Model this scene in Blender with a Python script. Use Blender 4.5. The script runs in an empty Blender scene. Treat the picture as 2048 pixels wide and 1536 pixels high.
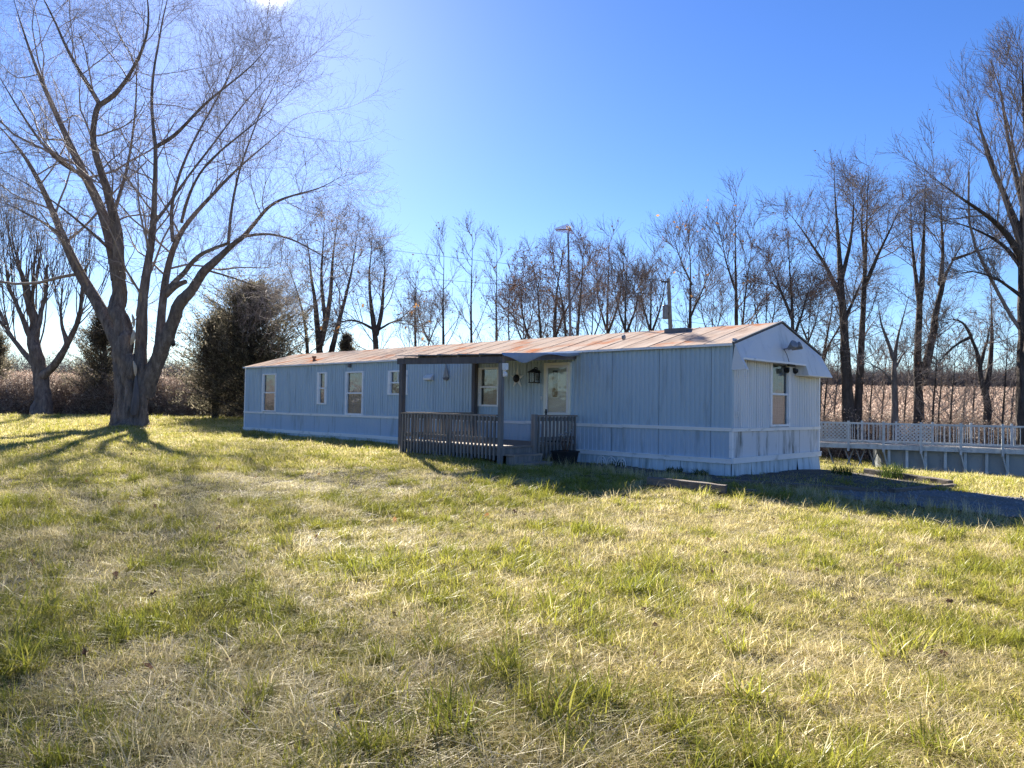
import bpy, math, random
import numpy as np
from mathutils import Matrix, Vector

# ------------------------------------------------------------------ camera, sky, sun, exposure
SC = bpy.context.scene
F_PX, PITCH, ROLL, CAMZ = 1525.0, 0.0284, 0.0163, 1.5
cam = bpy.data.cameras.new('camera')
cam.sensor_width = 36.0
cam.lens = F_PX / 2048 * 36.0
cam.clip_start, cam.clip_end = 0.1, 6000
cam_o = bpy.data.objects.new('camera', cam)
SC.collection.objects.link(cam_o)
cam_o.matrix_world = (Matrix.Translation((0, 0, CAMZ)) @ Matrix.Rotation(math.pi / 2 + PITCH, 4, 'X')
                      @ Matrix.Rotation(ROLL, 4, 'Z'))
SC.camera = cam_o

SUN_AZ, SUN_EL = math.radians(-18.4), math.radians(27.9)      # azimuth from +Y towards +X
SUNV = Vector((math.sin(SUN_AZ) * math.cos(SUN_EL), math.cos(SUN_AZ) * math.cos(SUN_EL), math.sin(SUN_EL)))
w = bpy.data.worlds.new('World'); SC.world = w; w.use_nodes = True
nt = w.node_tree; nt.nodes.clear()
wo = nt.nodes.new('ShaderNodeOutputWorld'); bg = nt.nodes.new('ShaderNodeBackground')
sky = nt.nodes.new('ShaderNodeTexSky'); sky.sky_type = 'NISHITA'; sky.sun_disc = False
sky.sun_elevation = SUN_EL; sky.sun_rotation = SUN_AZ
sky.altitude = 200; sky.air_density = 1.0; sky.dust_density = 0.16; sky.ozone_density = 5
bg.inputs['Strength'].default_value = 0.05
hsv = nt.nodes.new('ShaderNodeHueSaturation'); hsv.inputs['Saturation'].default_value = 1.18; hsv.inputs['Value'].default_value = 0.92; hsv.inputs['Hue'].default_value = 0.514
nt.links.new(sky.outputs[0], hsv.inputs['Color']); nt.links.new(hsv.outputs[0], bg.inputs[0])
# sun spot painted into the sky, its lens bloom included
tcw = nt.nodes.new('ShaderNodeTexCoord'); dotn = nt.nodes.new('ShaderNodeVectorMath'); dotn.operation = 'DOT_PRODUCT'
dotn.inputs[1].default_value = SUNV; nt.links.new(tcw.outputs['Generated'], dotn.inputs[0])
mxw = nt.nodes.new('ShaderNodeMath'); mxw.operation = 'MAXIMUM'; mxw.inputs[1].default_value = 0.0; nt.links.new(dotn.outputs['Value'], mxw.inputs[0])
pww = nt.nodes.new('ShaderNodeMath'); pww.operation = 'POWER'; pww.inputs[1].default_value = 8000.0; nt.links.new(mxw.outputs[0], pww.inputs[0])
mlw = nt.nodes.new('ShaderNodeMath'); mlw.operation = 'MULTIPLY'; mlw.inputs[1].default_value = 2.0; nt.links.new(pww.outputs[0], mlw.inputs[0])
bg2 = nt.nodes.new('ShaderNodeBackground'); bg2.inputs[0].default_value = (1, .97, .92, 1); nt.links.new(mlw.outputs[0], bg2.inputs[1])
adw = nt.nodes.new('ShaderNodeAddShader'); nt.links.new(bg.outputs[0], adw.inputs[0]); nt.links.new(bg2.outputs[0], adw.inputs[1])
nt.links.new(adw.outputs[0], wo.inputs[0])

sl = bpy.data.lights.new('sun', 'SUN'); sl.energy = 5.0; sl.angle = math.radians(0.9); sl.color = (1.0, 0.93, 0.82)
so = bpy.data.objects.new('sun', sl); SC.collection.objects.link(so)
so.rotation_euler = (-SUNV).to_track_quat('-Z', 'Y').to_euler()
so.location = SUNV * 60
SC.view_settings.view_transform = 'Standard'; SC.view_settings.look = 'None'
SC.view_settings.gamma = 1.0; SC.view_settings.use_curve_mapping = False
SC.view_settings.exposure = 2.02
SC.cycles.max_bounces = 6; SC.cycles.transparent_max_bounces = 12
SC.cycles.use_denoising = True; SC.cycles.denoising_prefilter = 'NONE'; SC.cycles.denoising_input_passes = 'RGB_ALBEDO_NORMAL'

# ------------------------------------------------------------------ helpers
rng = np.random.default_rng(7)
R = random.Random(5)
COL = SC.collection


def ray(px, py):
    dx, dy = px - 1024, py - 768
    cr, sr = math.cos(ROLL), math.sin(ROLL)
    a = cr * dx + sr * dy; b = -sr * dx + cr * dy
    x, f, u = a / F_PX, 1.0, -b / F_PX
    c, s = math.cos(PITCH), math.sin(PITCH)
    return np.array([x, f * c - u * s, f * s + u * c])


def P(px, py, Y):
    d = ray(px, py)
    return d * (Y / d[1]) + np.array([0, 0, CAMZ])


# the mobile home's frame: local x runs along the long wall (0 at the near corner), y into the home
HX, HY, YAW = 4.314, 14.94, 0.7667
HM = Matrix.Translation((HX, HY, 0)) @ Matrix.Rotation(-YAW, 4, 'Z')
HMI = np.array(HM.inverted())
HOME_L, HOME_W = 19.975, 4.2
Z_EAVE, Z_MID, Z_LOW, Z_RIDGE = 2.779, 1.127, 0.436, 3.365


def wall(px, py, v=0.0):          # pixel -> (local x, z) on a plane parallel to the long wall
    d = ray(px, py); o = np.array([0, 0, CAMZ, 1.0])
    ol = HMI @ o; dl = HMI @ np.append(d, 0)
    k = (v - ol[1]) / dl[1]
    return ol[0] + dl[0] * k, ol[2] + dl[2] * k


def gable(px, py, x=0.0):         # pixel -> (local y, z) on the gable plane
    d = ray(px, py); o = np.array([0, 0, CAMZ, 1.0])
    ol = HMI @ o; dl = HMI @ np.append(d, 0)
    k = (x - ol[0]) / dl[0]
    return ol[1] + dl[1] * k, ol[2] + dl[2] * k


# ---- terrain
CTRL = np.array([(0, 0, -1.5), (-6, 5, -1.46), (6, 5, -1.56), (-12, 12, -1.33), (0, 9, -1.42), (11, 8, -1.62),
                 (4.31, 14.94, -1.37), (1.0, 13.5, -1.33), (-0.22, 15.83, -1.22), (-2.64, 18.2, -1.2), (-10.1, 28.8, -1.13),
                 (-15.5, 31, -1.06), (-28, 45, -.95), (-10, 45, -1.0), (8.1, 17.4, -1.45), (15.5, 30.8, -2.42),
                 (11, 31, -2.1), (17, 28.8, -2.36), (25, 25, -2.5), (25, 45, -2.2), (10, 45, -1.9), (-40, 30, -.9),
                 (0, 45, -1.3), (-30, 10, -1.2), (30, 5, -2.0), (7.3, 12, -1.5), (0, -8, -1.55), (50, 40, -2.4), (-60, 60, -.9)], float)


def _tps():
    n = len(CTRL)
    d = np.hypot(CTRL[:, None, 0] - CTRL[None, :, 0], CTRL[:, None, 1] - CTRL[None, :, 1])
    K = d ** 2 * np.log(d + 1e-9) + np.eye(n) * 3.0
    Q = np.c_[np.ones(n), CTRL[:, :2]]
    A = np.block([[K, Q], [Q.T, np.zeros((3, 3))]])
    return np.linalg.solve(A, np.r_[CTRL[:, 2], 0, 0, 0])


TW = _tps()


def G(x, y):                       # ground height, world z
    x = np.asarray(x, float); y = np.asarray(y, float)
    shp = x.shape; x = x.ravel(); y = y.ravel()
    r = np.hypot(x, y); k = np.minimum(1, 62 / np.maximum(r, 1e-6))
    xc, yc = x * k, y * k
    d = np.hypot(xc[:, None] - CTRL[None, :, 0], yc[:, None] - CTRL[None, :, 1])
    z = (d ** 2 * np.log(d + 1e-9)) @ TW[:-3] + TW[-3] + TW[-2] * xc + TW[-1] * yc
    s = np.clip((r - 42) / 40, 0, 1); s = s * s * (3 - 2 * s)
    fr = np.clip(r, 60, 230)
    zf = -1.2 + (fr - 60) * 0.0385 - np.clip(r - 260, 0, 4000) * 0.02
    zf = zf + 0.5 * np.sin(x / 37.0) * np.clip((r - 90) / 60, 0, 1)
    z = z * (1 - s) + zf * s
    z = z + 0.02 * np.sin(x * 1.7 + .3) * np.cos(y * 1.3) + 0.015 * np.sin(x * .6 - y * .9)
    return (z + CAMZ).reshape(shp)


def g1(x, y):
    return float(G(np.array([x]), np.array([y]))[0])


# ---- materials
def new_mat(name):
    m = bpy.data.materials.new(name); m.use_nodes = True
    t = m.node_tree; t.nodes.clear()
    out = t.nodes.new('ShaderNodeOutputMaterial')
    return m, t, out


def N(t, kind, **kw):
    n = t.nodes.new(kind)
    for k, v in kw.items():
        if k.startswith('in_'):
            key = k[3:]
            key = int(key) if key.isdigit() else key.replace('_', ' ')
            n.inputs[key].default_value = v
        else:
            setattr(n, k, v)
    return n


def c4(c):
    return (c[0], c[1], c[2], 1.0)


def ramp(t, fac, stops):
    r = N(t, 'ShaderNodeValToRGB')
    e = r.color_ramp.elements
    while len(e) < len(stops):
        e.new(0.5)
    for el, (p, c) in zip(e, stops):
        el.position = p; el.color = c4(c) if len(c) == 3 else c
    t.links.new(fac, r.inputs[0])
    return r.outputs[0]


def coords(t, world=False, scale=(1, 1, 1)):
    if world:
        src = N(t, 'ShaderNodeNewGeometry').outputs['Position']
    else:
        src = N(t, 'ShaderNodeTexCoord').outputs['Object']
    mp = N(t, 'ShaderNodeMapping'); mp.inputs['Scale'].default_value = scale
    t.links.new(src, mp.inputs[0])
    return mp.outputs[0]


def noise(t, vec, scale, detail=5.0, rough=0.6):
    n = N(t, 'ShaderNodeTexNoise'); n.inputs['Scale'].default_value = scale
    n.inputs['Detail'].default_value = detail; n.inputs['Roughness'].default_value = rough
    t.links.new(vec, n.inputs['Vector'])
    return n.outputs['Fac']


def mixc(t, fac, a, b, mode='MIX'):
    m = N(t, 'ShaderNodeMix', data_type='RGBA', blend_type=mode)
    for sock, v in ((m.inputs[0], fac), (m.inputs[6], a), (m.inputs[7], b)):
        if isinstance(v, (int, float)):
            sock.default_value = v
        elif isinstance(v, tuple):
            sock.default_value = c4(v)
        else:
            t.links.new(v, sock)
    return m.outputs[2]


def M(name, stops, scale=4.0, stretch=(1, 1, 1), rough=0.8, bump=0.0, bscale=40.0, world=False, metallic=0.0,
      detail=6.0, dirt=None, dirt_stretch=(3, 3, .35), dirt_lo=.52, dirt_hi=.72, spec=0.3):
    m, t, out = new_mat(name)
    b = N(t, 'ShaderNodeBsdfPrincipled')
    v = coords(t, world, stretch)
    col = ramp(t, noise(t, v, scale, detail), stops)
    if dirt is not None:
        v2 = coords(t, world, dirt_stretch)
        k = ramp(t, noise(t, v2, 1.6, 7, .65), [(dirt_lo, (0, 0, 0)), (dirt_hi, (1, 1, 1))])
        col = mixc(t, k, col, dirt)
    t.links.new(col, b.inputs['Base Color'])
    b.inputs['Roughness'].default_value = rough; b.inputs['Metallic'].default_value = metallic
    b.inputs['Specular IOR Level'].default_value = spec
    if bump:
        bp = N(t, 'ShaderNodeBump'); bp.inputs['Strength'].default_value = bump; bp.inputs['Distance'].default_value = 0.02
        t.links.new(noise(t, v, bscale, 6, .7), bp.inputs['Height']); t.links.new(bp.outputs[0], b.inputs['Normal'])
    t.links.new(b.outputs[0], out.inputs[0])
    return m


# ---- mesh builder
class MB:
    def __init__(s):
        s.v = []; s.f = []; s.n = 0

    def add(s, verts, faces):
        verts = np.asarray(verts, float).reshape(-1, 3)
        s.v.append(verts)
        s.f += [tuple(i + s.n for i in f) for f in faces]
        s.n += len(verts)
        return s

    def box(s, x0, x1, y0, y1, z0, z1):
        v = [(x, y, z) for z in (z0, z1) for y in (y0, y1) for x in (x0, x1)]
        return s.add(v, [(0, 2, 3, 1), (4, 5, 7, 6), (0, 1, 5, 4), (2, 6, 7, 3), (0, 4, 6, 2), (1, 3, 7, 5)])

    def bar(s, p, q, w, h, up=(0, 0, 1)):
        p, q = np.array(p, float), np.array(q, float); d = q - p; d /= np.linalg.norm(d)
        a = np.cross(d, up); a /= np.linalg.norm(a); b = np.cross(a, d)
        v = []
        for e in (p, q):
            for sa, sb in ((-1, -1), (1, -1), (1, 1), (-1, 1)):
                v.append(e + a * sa * w / 2 + b * sb * h / 2)
        return s.add(v, [(3, 2, 1, 0), (4, 5, 6, 7), (0, 1, 5, 4), (1, 2, 6, 5), (2, 3, 7, 6), (3, 0, 4, 7)])

    def tube(s, pts, rad, n=8, caps=True):
        pts = np.asarray(pts, float); k = len(pts)
        rad = np.full(k, rad, float) if np.isscalar(rad) else np.asarray(rad, float)
        v, f = tubes(pts[None], rad[None], n)
        s.add(v, [tuple(x) for x in f])
        if caps:
            b = s.n - k * n
            s.f.append(tuple(b + i for i in range(n))[::-1]); s.f.append(tuple(b + (k - 1) * n + i for i in range(n)))
        return s

    def lathe(s, c, prof, n=16):
        a = np.linspace(0, 2 * np.pi, n, endpoint=False)
        v = [(c[0] + r * math.cos(q), c[1] + r * math.sin(q), c[2] + z) for r, z in prof for q in a]
        f = []
        for i in range(len(prof) - 1):
            for j in range(n):
                f.append((i * n + j, i * n + (j + 1) % n, (i + 1) * n + (j + 1) % n, (i + 1) * n + j))
        f.append(tuple(range(n))[::-1]); f.append(tuple((len(prof) - 1) * n + j for j in range(n)))
        return s.add(v, f)

    def prism(s, poly, depth, axis):        # poly: 3D points of one face, axis: extrusion vector
        poly = np.asarray(poly, float); n = len(poly); ax = np.asarray(axis, float) * depth
        return s.add(np.r_[poly, poly + ax], [tuple(range(n)), tuple(range(2 * n - 1, n - 1, -1))] +
                     [(i, i + n, (i + 1) % n + n, (i + 1) % n) for i in range(n)])

    def mesh(s, name, off=(0, 0, 0), smooth=False):
        v = np.concatenate(s.v) - np.asarray(off, float)
        me = bpy.data.meshes.new(name); me.from_pydata(v.tolist(), [], s.f)
        if smooth:
            me.shade_smooth()
        return me

    def build(s, name, mat, parent=None, smooth=False, off=None):
        if off is None:
            off = ORG.get(parent.name, (0, 0, 0)) if parent else (0, 0, 0)
        return link(name, s.mesh(name, off, smooth), mat, parent)


ORG = {}


def link(name, me, mat, parent=None, loc=None):
    o = bpy.data.objects.new(name, me)
    if mat is not None and not me.materials:
        me.materials.append(mat)
    COL.objects.link(o)
    if parent is not None:
        o.parent = parent
        ORG[o.name] = ORG.get(parent.name, (0, 0, 0))
    if loc is not None:
        o.location = loc
    return o


def tag(o, label=None, cat=None, group=None, kind=None):
    if label: o['label'] = label
    if cat: o['category'] = cat
    if group: o['group'] = group
    if kind: o['kind'] = kind
    return o


def thing(name, label, cat, org=(0, 0, 0), frame=None, group=None):
    """Empty at the thing's base; org is given in frame coordinates (home frame or world)."""
    o = bpy.data.objects.new(name, None); COL.objects.link(o)
    o.empty_display_size = 0.3
    o.matrix_world = (frame if frame is not None else Matrix.Identity(4)) @ Matrix.Translation(org)
    ORG[o.name] = tuple(org)
    return tag(o, label, cat, group)


def solo(name, mb, mat, label, cat, org, frame=None, group=None, smooth=False):
    o = link(name, mb.mesh(name, org, smooth), mat)
    o.matrix_world = (frame if frame is not None else Matrix.Identity(4)) @ Matrix.Translation(org)
    return tag(o, label, cat, group)


def np_mesh(name, verts, faces, smooth=True):
    """fast mesh from arrays; faces (N,3) or (N,4)"""
    me = bpy.data.meshes.new(name)
    verts = np.asarray(verts, np.float32).reshape(-1, 3); faces = np.asarray(faces, np.int32)
    k = faces.shape[1]
    me.vertices.add(len(verts)); me.vertices.foreach_set('co', verts.ravel())
    me.loops.add(faces.size); me.loops.foreach_set('vertex_index', faces.ravel())
    me.polygons.add(len(faces)); me.polygons.foreach_set('loop_start', np.arange(0, faces.size, k, dtype=np.int32))
    me.polygons.foreach_set('loop_total', np.full(len(faces), k, np.int32))
    me.update(calc_edges=True)
    if smooth:
        me.shade_smooth()
    return me


def tubes(Pn, Rn, n):
    """Pn (B,K,3), Rn (B,K) -> verts, quad faces"""
    B, K, _ = Pn.shape
    T = np.gradient(Pn, axis=1); T /= np.linalg.norm(T, axis=2, keepdims=True) + 1e-9
    mean = T.mean(1); ref = np.zeros((B, 3)); ref[np.arange(B), np.argmin(np.abs(mean), 1)] = 1
    U = np.cross(T, ref[:, None, :]); U /= np.linalg.norm(U, axis=2, keepdims=True) + 1e-9
    V = np.cross(T, U)
    a = np.linspace(0, 2 * np.pi, n, endpoint=False)
    ring = U[:, :, None, :] * np.cos(a)[None, None, :, None] + V[:, :, None, :] * np.sin(a)[None, None, :, None]
    verts = Pn[:, :, None, :] + ring * Rn[:, :, None, None]
    idx = np.arange(B * K * n).reshape(B, K, n); nx = np.roll(idx, -1, 2)
    f = np.stack([idx[:, :-1], nx[:, :-1], nx[:, 1:], idx[:, 1:]], -1).reshape(-1, 4)
    return verts.reshape(-1, 3), f


def unit(a):
    return a / (np.linalg.norm(a, axis=-1, keepdims=True) + 1e-9)


def grow(Pn, Rn, per, f0, f1, ang, length, K, trop, jit, r_ratio=.55, rmin=.006, fall=.55, tip=.35, minlen=0.1, cap=.013):
    """children of branches. length: absolute mean length at the base of the parent"""
    B, Kp, _ = Pn.shape
    n = B * per
    par = np.repeat(np.arange(B), per)
    fr = f0 + (f1 - f0) * ((np.tile(np.arange(per), B) + rng.random(n)) / per)
    s = fr * (Kp - 1); i = np.clip(s.astype(int), 0, Kp - 2); u = (s - i)[:, None]
    p0 = Pn[par, i] * (1 - u) + Pn[par, i + 1] * u
    rp = Rn[par, i] * (1 - u[:, 0]) + Rn[par, i + 1] * u[:, 0]
    t = unit(Pn[par, i + 1] - Pn[par, i])
    q = unit(np.cross(t, unit(rng.normal(size=(n, 3)))))
    a = np.radians(ang[0] + (ang[1] - ang[0]) * rng.random(n))[:, None]
    d = unit(t * np.cos(a) + q * np.sin(a))
    L = (np.asarray(length)[par] if np.ndim(length) else length) * (1 - fall * fr) * (.65 + .7 * rng.random(n))
    L = np.maximum(L, minlen)
    out = np.zeros((n, K, 3)); out[:, 0] = p0
    step = (L / (K - 1))[:, None]
    up = np.array([0, 0, 1.0])
    for k in range(1, K):
        d = unit(d + up * trop + rng.normal(size=(n, 3)) * jit)
        out[:, k] = out[:, k - 1] + d * step
    r0 = np.minimum(rp * r_ratio, rp * .9); r0 = np.minimum(r0, L * cap); r0 = np.maximum(r0, rmin)
    prof = np.linspace(1, tip, K)[None]
    return out, np.maximum(r0[:, None] * prof, rmin * .6)


def roughen(v, amp, f=3.0):
    a = np.sin(v[:, 0] * f * 2.1 + v[:, 2] * f * .6) * np.cos(v[:, 1] * f * 1.9 + v[:, 2] * f * .5) + .6 * np.sin(v[:, 0] * f * 5.1 + v[:, 1] * f * 4.3 + v[:, 2] * f * .9)
    b = np.cos(v[:, 0] * f * 1.7 - v[:, 2] * f * .8) * np.sin(v[:, 1] * f * 2.6 + v[:, 2] * f * .7)
    return v + amp * np.stack([a, b, np.zeros(len(v))], 1)


def resample(pts, K):
    pts = np.asarray(pts, float)
    d = np.r_[0, np.cumsum(np.linalg.norm(np.diff(pts, axis=0), axis=1))]
    # smooth (Catmull-like) through linear resample + relax
    s = np.linspace(0, d[-1], K)
    o = np.stack([np.interp(s, d, pts[:, k]) for k in range(3)], 1)
    for _ in range(2):
        o[1:-1] = o[1:-1] * .5 + (o[:-2] + o[2:]) * .25
    return o


def merge(parts):
    V, Fc, n = [], [], 0
    for v, f in parts:
        V.append(v); Fc.append(f + n); n += len(v)
    return np.concatenate(V), np.concatenate(Fc)


# ------------------------------------------------------------------ materials
m_side = M('siding_paint', [(.3, (.385, .50, .585)), (.7, (.445, .55, .62))], 1.2, (1, 1, .2), .5, .12, 2.5, dirt=(.22, .28, .32), dirt_lo=.54, dirt_hi=.80, spec=.4)  # front bluer than the gable: its blue skylight is put into the paint
m_side2 = M('gable_paint_skylit', [(.3, (.62, .64, .66)), (.7, (.70, .71, .72))], 1.2, (1, 1, .2), .55, 0, dirt=(.36, .38, .38), dirt_lo=.57, dirt_hi=.82, spec=.4)  # lighter and greyer than the front: brighter sky put into the colour
m_side3 = M('lower_siding_paint', [(.3, (.395, .50, .605)), (.7, (.465, .55, .63))], 1.2, (1, 1, .2), .6, 0, dirt=(.17, .21, .22), dirt_stretch=(2.2, 2.2, .30), dirt_lo=.54, dirt_hi=.80)  # carries the same skylight blue as the upper front
m_side4 = M('lower_gable_paint_skylit', [(.3, (.60, .62, .65)), (.7, (.69, .70, .72))], 1.2, (1, 1, .2), .55, 0, dirt=(.13, .14, .13), dirt_stretch=(2.6, 2.6, .5), dirt_lo=.52, dirt_hi=.70)  # lightened like the upper gable for the brighter sky; streaks are stains
m_trim = M('white_trim', [(.3, (.78, .79, .80)), (.7, (.86, .86, .86))], 3, (1, 1, 1), .5, 0, dirt=(.38, .42, .42), dirt_stretch=(1.5, 1.5, 3), dirt_lo=.56, dirt_hi=.75)
m_skirt = M('skirt_metal', [(.3, (.52, .62, .68)), (.7, (.64, .71, .75))], 2, (1, 1, .4), .6, 0, dirt=(.20, .24, .22), dirt_lo=.5, dirt_hi=.75)
m_roof = M('roof_galvanised', [(.25, (.30, .225, .18)), (.5, (.39, .315, .265)), (.75, (.45, .385, .34))], 2.2, (1.6, .6, 1), .85, .35, 9, detail=10, dirt=(.36, .14, .065), dirt_stretch=(.5, .42, 1), dirt_lo=.545, dirt_hi=.68, spec=0)
m_edge = M('dark_edge', [(.3, (.10, .10, .11)), (.7, (.16, .16, .17))], 5, rough=.6)
m_wood = M('weathered_wood', [(.25, (.13, .122, .118)), (.55, (.23, .215, .20)), (.8, (.33, .31, .285))], 3.5, (4, 4, .5), .85, .3, 30)
m_deckwood = M('deck_wood', [(.25, (.20, .16, .13)), (.7, (.36, .30, .25))], 3, (6, .6, 6), .85, .3, 30)
m_post = M('dark_post_wood', [(.25, (.075, .07, .075)), (.75, (.155, .145, .15))], 3, (5, 5, .5), .85, .3, 30)
m_postgrey = M('grey_post_wood', [(.25, (.13, .125, .12)), (.75, (.26, .25, .24))], 3, (5, 5, .5), .85, .3, 30)
m_tarp = M('grey_tarp', [(.3, (.25, .30, .38)), (.7, (.38, .43, .50))], 3, (1, 1, 1), .5, .2, 8)
m_white = M('white_paint', [(.3, (.66, .66, .64)), (.7, (.80, .80, .78))], 4, rough=.5)
m_black = M('black_plastic', [(.3, (.012, .013, .015)), (.7, (.022, .023, .026))], 6, rough=.5)
m_dark = M('unlit_interior', [(.3, (.02, .02, .022)), (.7, (.03, .03, .033))], 2)  # near-black: the lack of light indoors is put into the colour
m_curtain = M('curtain_cloth', [(.3, (.13, .13, .13)), (.7, (.23, .225, .22))], 3, (9, 9, .3), .9, .4, 6)
m_curtain2 = M('pale_blind', [(.3, (.22, .225, .225)), (.7, (.32, .325, .325))], 3, (1, 1, 20), .9)
m_door = M('cream_door', [(.3, (.72, .72, .62)), (.7, (.80, .80, .70))], 2, rough=.5)
m_rust = M('rusty_metal', [(.3, (.16, .08, .045)), (.7, (.32, .18, .10))], 20, rough=.8)
m_steel = M('grey_steel', [(.3, (.22, .22, .23)), (.7, (.34, .34, .35))], 8, rough=.5, metallic=.4)
m_pale = M('pale_star_metal', [(.3, (.74, .73, .70)), (.7, (.86, .85, .82))], 10, rough=.6)
m_pool = M('pool_wall', [(.3, (.30, .32, .32)), (.7, (.38, .40, .40))], 1.5, (1, 1, .5), .6, 0, dirt=(.08, .09, .09), dirt_stretch=(.9, .9, 1.6), dirt_lo=.62, dirt_hi=.68)
m_poolwhite = M('weathered_white_wood', [(.3, (.48, .49, .47)), (.7, (.68, .69, .67))], 5, (1, 1, .3), .7, .2, 30, dirt=(.28, .27, .24), dirt_stretch=(2, 2, 2), dirt_lo=.55, dirt_hi=.75)
m_greywood = M('grey_bare_wood', [(.3, (.24, .22, .20)), (.7, (.38, .36, .33))], 4, (1, 1, 1), .85, .3, 30)
m_timber = M('landscape_timber', [(.25, (.10, .078, .062)), (.75, (.24, .20, .165))], 3, (.6, 6, 6), .9, .5, 25)


def mat_glass():
    m, t, out = new_mat('window_glass')
    a = N(t, 'ShaderNodeBsdfTransparent'); a.inputs[0].default_value = (.85, .88, .90, 1)
    g = N(t, 'ShaderNodeBsdfGlossy'); g.inputs['Roughness'].default_value = .08
    bp = N(t, 'ShaderNodeBump'); bp.inputs['Strength'].default_value = .25; bp.inputs['Distance'].default_value = .02
    t.links.new(noise(t, coords(t), 3.0, 2), bp.inputs['Height']); t.links.new(bp.outputs[0], g.inputs['Normal'])
    s = N(t, 'ShaderNodeMixShader')
    s.inputs[0].default_value = .11; t.links.new(a.outputs[0], s.inputs[1]); t.links.new(g.outputs[0], s.inputs[2])
    t.links.new(s.outputs[0], out.inputs[0])
    return m


m_glass = mat_glass()


def mat_bark(name, stops, scale=6):
    m, t, out = new_mat(name)
    b = N(t, 'ShaderNodeBsdfPrincipled')
    v = coords(t, True, (1, 1, .22))
    n1 = noise(t, v, scale, 8, .7)
    t.links.new(ramp(t, n1, stops), b.inputs['Base Color'])
    b.inputs['Roughness'].default_value = .85; b.inputs['Specular IOR Level'].default_value = .04
    bp = N(t, 'ShaderNodeBump'); bp.inputs['Strength'].default_value = 1.0; bp.inputs['Distance'].default_value = .12
    t.links.new(noise(t, v, scale * 2.2, 8, .75), bp.inputs['Height']); t.links.new(bp.outputs[0], b.inputs['Normal'])
    t.links.new(b.outputs[0], out.inputs[0])
    return m


m_bark_pale = mat_bark('maple_bark', [(.30, (.085, .07, .062)), (.52, (.22, .185, .165)), (.74, (.40, .35, .315))], 7)  # lightened: glare veil over the left trees put into the bark
m_twig_pale = M('maple_twig', [(.3, (.22, .185, .17)), (.7, (.36, .31, .28))], 3, world=True, rough=.7, spec=.03)
m_bark = mat_bark('grey_bark', [(.28, (.045, .039, .036)), (.55, (.10, .086, .078)), (.78, (.18, .16, .143))], 6)
m_twig = M('brown_twig', [(.3, (.17, .145, .133)), (.7, (.29, .25, .23))], 3, world=True, rough=.8, spec=.03)
m_twig_red = M('reddish_twig', [(.3, (.17, .125, .112)), (.7, (.28, .21, .185))], 3, world=True, rough=.8, spec=.03)
m_wound = M('bare_sapwood', [(.3, (.42, .33, .24)), (.7, (.58, .48, .36))], 6, (1, 1, .2), world=True, bump=.3)


def mat_leaf(name, stops, scale, trans=.45, attr=None, gloss=.0, world=True):
    m, t, out = new_mat(name)
    v = coords(t, world)
    n1 = noise(t, v, scale, 4, .6)
    if attr:
        at = N(t, 'ShaderNodeAttribute'); at.attribute_name = attr
        mm = N(t, 'ShaderNodeMath', operation='MULTIPLY_ADD'); mm.inputs[1].default_value = .8
        t.links.new(at.outputs['Fac'], mm.inputs[0])
        sub = N(t, 'ShaderNodeMath', operation='MULTIPLY_ADD'); sub.inputs[1].default_value = .75; sub.inputs[2].default_value = -.27
        t.links.new(n1, sub.inputs[0]); t.links.new(sub.outputs[0], mm.inputs[2])
        fac = mm.outputs[0]
    else:
        fac = n1
    col = ramp(t, fac, stops)
    d = N(t, 'ShaderNodeBsdfDiffuse'); tr = N(t, 'ShaderNodeBsdfTranslucent')
    t.links.new(col, d.inputs[0]); t.links.new(col, tr.inputs[0])
    s = N(t, 'ShaderNodeMixShader'); s.inputs[0].default_value = trans
    t.links.new(d.outputs[0], s.inputs[1]); t.links.new(tr.outputs[0], s.inputs[2])
    last = s.outputs[0]
    if gloss:
        gl = N(t, 'ShaderNodeBsdfGlossy'); gl.inputs['Roughness'].default_value = .38; gl.inputs[0].default_value = (1, .97, .9, 1)
        s2 = N(t, 'ShaderNodeMixShader'); s2.inputs[0].default_value = gloss
        t.links.new(last, s2.inputs[1]); t.links.new(gl.outputs[0], s2.inputs[2]); last = s2.outputs[0]
    t.links.new(last, out.inputs[0])
    return m


m_grass = mat_leaf('grass_blades', [(.0, (.18, .21, .026)), (.25, (.30, .30, .04)), (.5, (.47, .41, .11)), (.75, (.66, .56, .30)), (1.0, (.82, .73, .53))], 1.6, .55, 'tone', .02)
m_weed = mat_leaf('dry_weeds', [(.25, (.225, .155, .12)), (.5, (.41, .30, .235)), (.75, (.55, .44, .36))], .25, .5, 'tone')
m_brush = mat_leaf('dry_brush', [(.25, (.16, .12, .10)), (.55, (.34, .27, .225)), (.85, (.62, .54, .46))], .6, .3, 'tone')
m_dead = mat_leaf('dead_leaves', [(.3, (.07, .048, .038)), (.7, (.17, .10, .07))], 2, .35)
m_orange = mat_leaf('orange_leaves', [(.3, (.34, .16, .07)), (.7, (.55, .32, .13))], 2, .4)
m_cedar = mat_leaf('cedar_sprays', [(.25, (.075, .072, .05)), (.55, (.16, .145, .10)), (.85, (.30, .26, .19))], 1.2, .55, 'tone')  # lightened: veiling glare put into the foliage colour
m_darkgrass = mat_leaf('dark_grass', [(.3, (.04, .07, .02)), (.7, (.10, .14, .04))], 3, .35)

# ------------------------------------------------------------------ ground
def axis(lo, hi, fine_lo, fine_hi, step, growf=1.12):
    a = list(np.arange(fine_lo, fine_hi + 1e-6, step)); s = step; x = fine_hi
    while x < hi:
        s *= growf; x += s; a.append(x)
    s = step; x = fine_lo
    while x > lo:
        s *= growf; x -= s; a.insert(0, x)
    return np.array(a)


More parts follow.
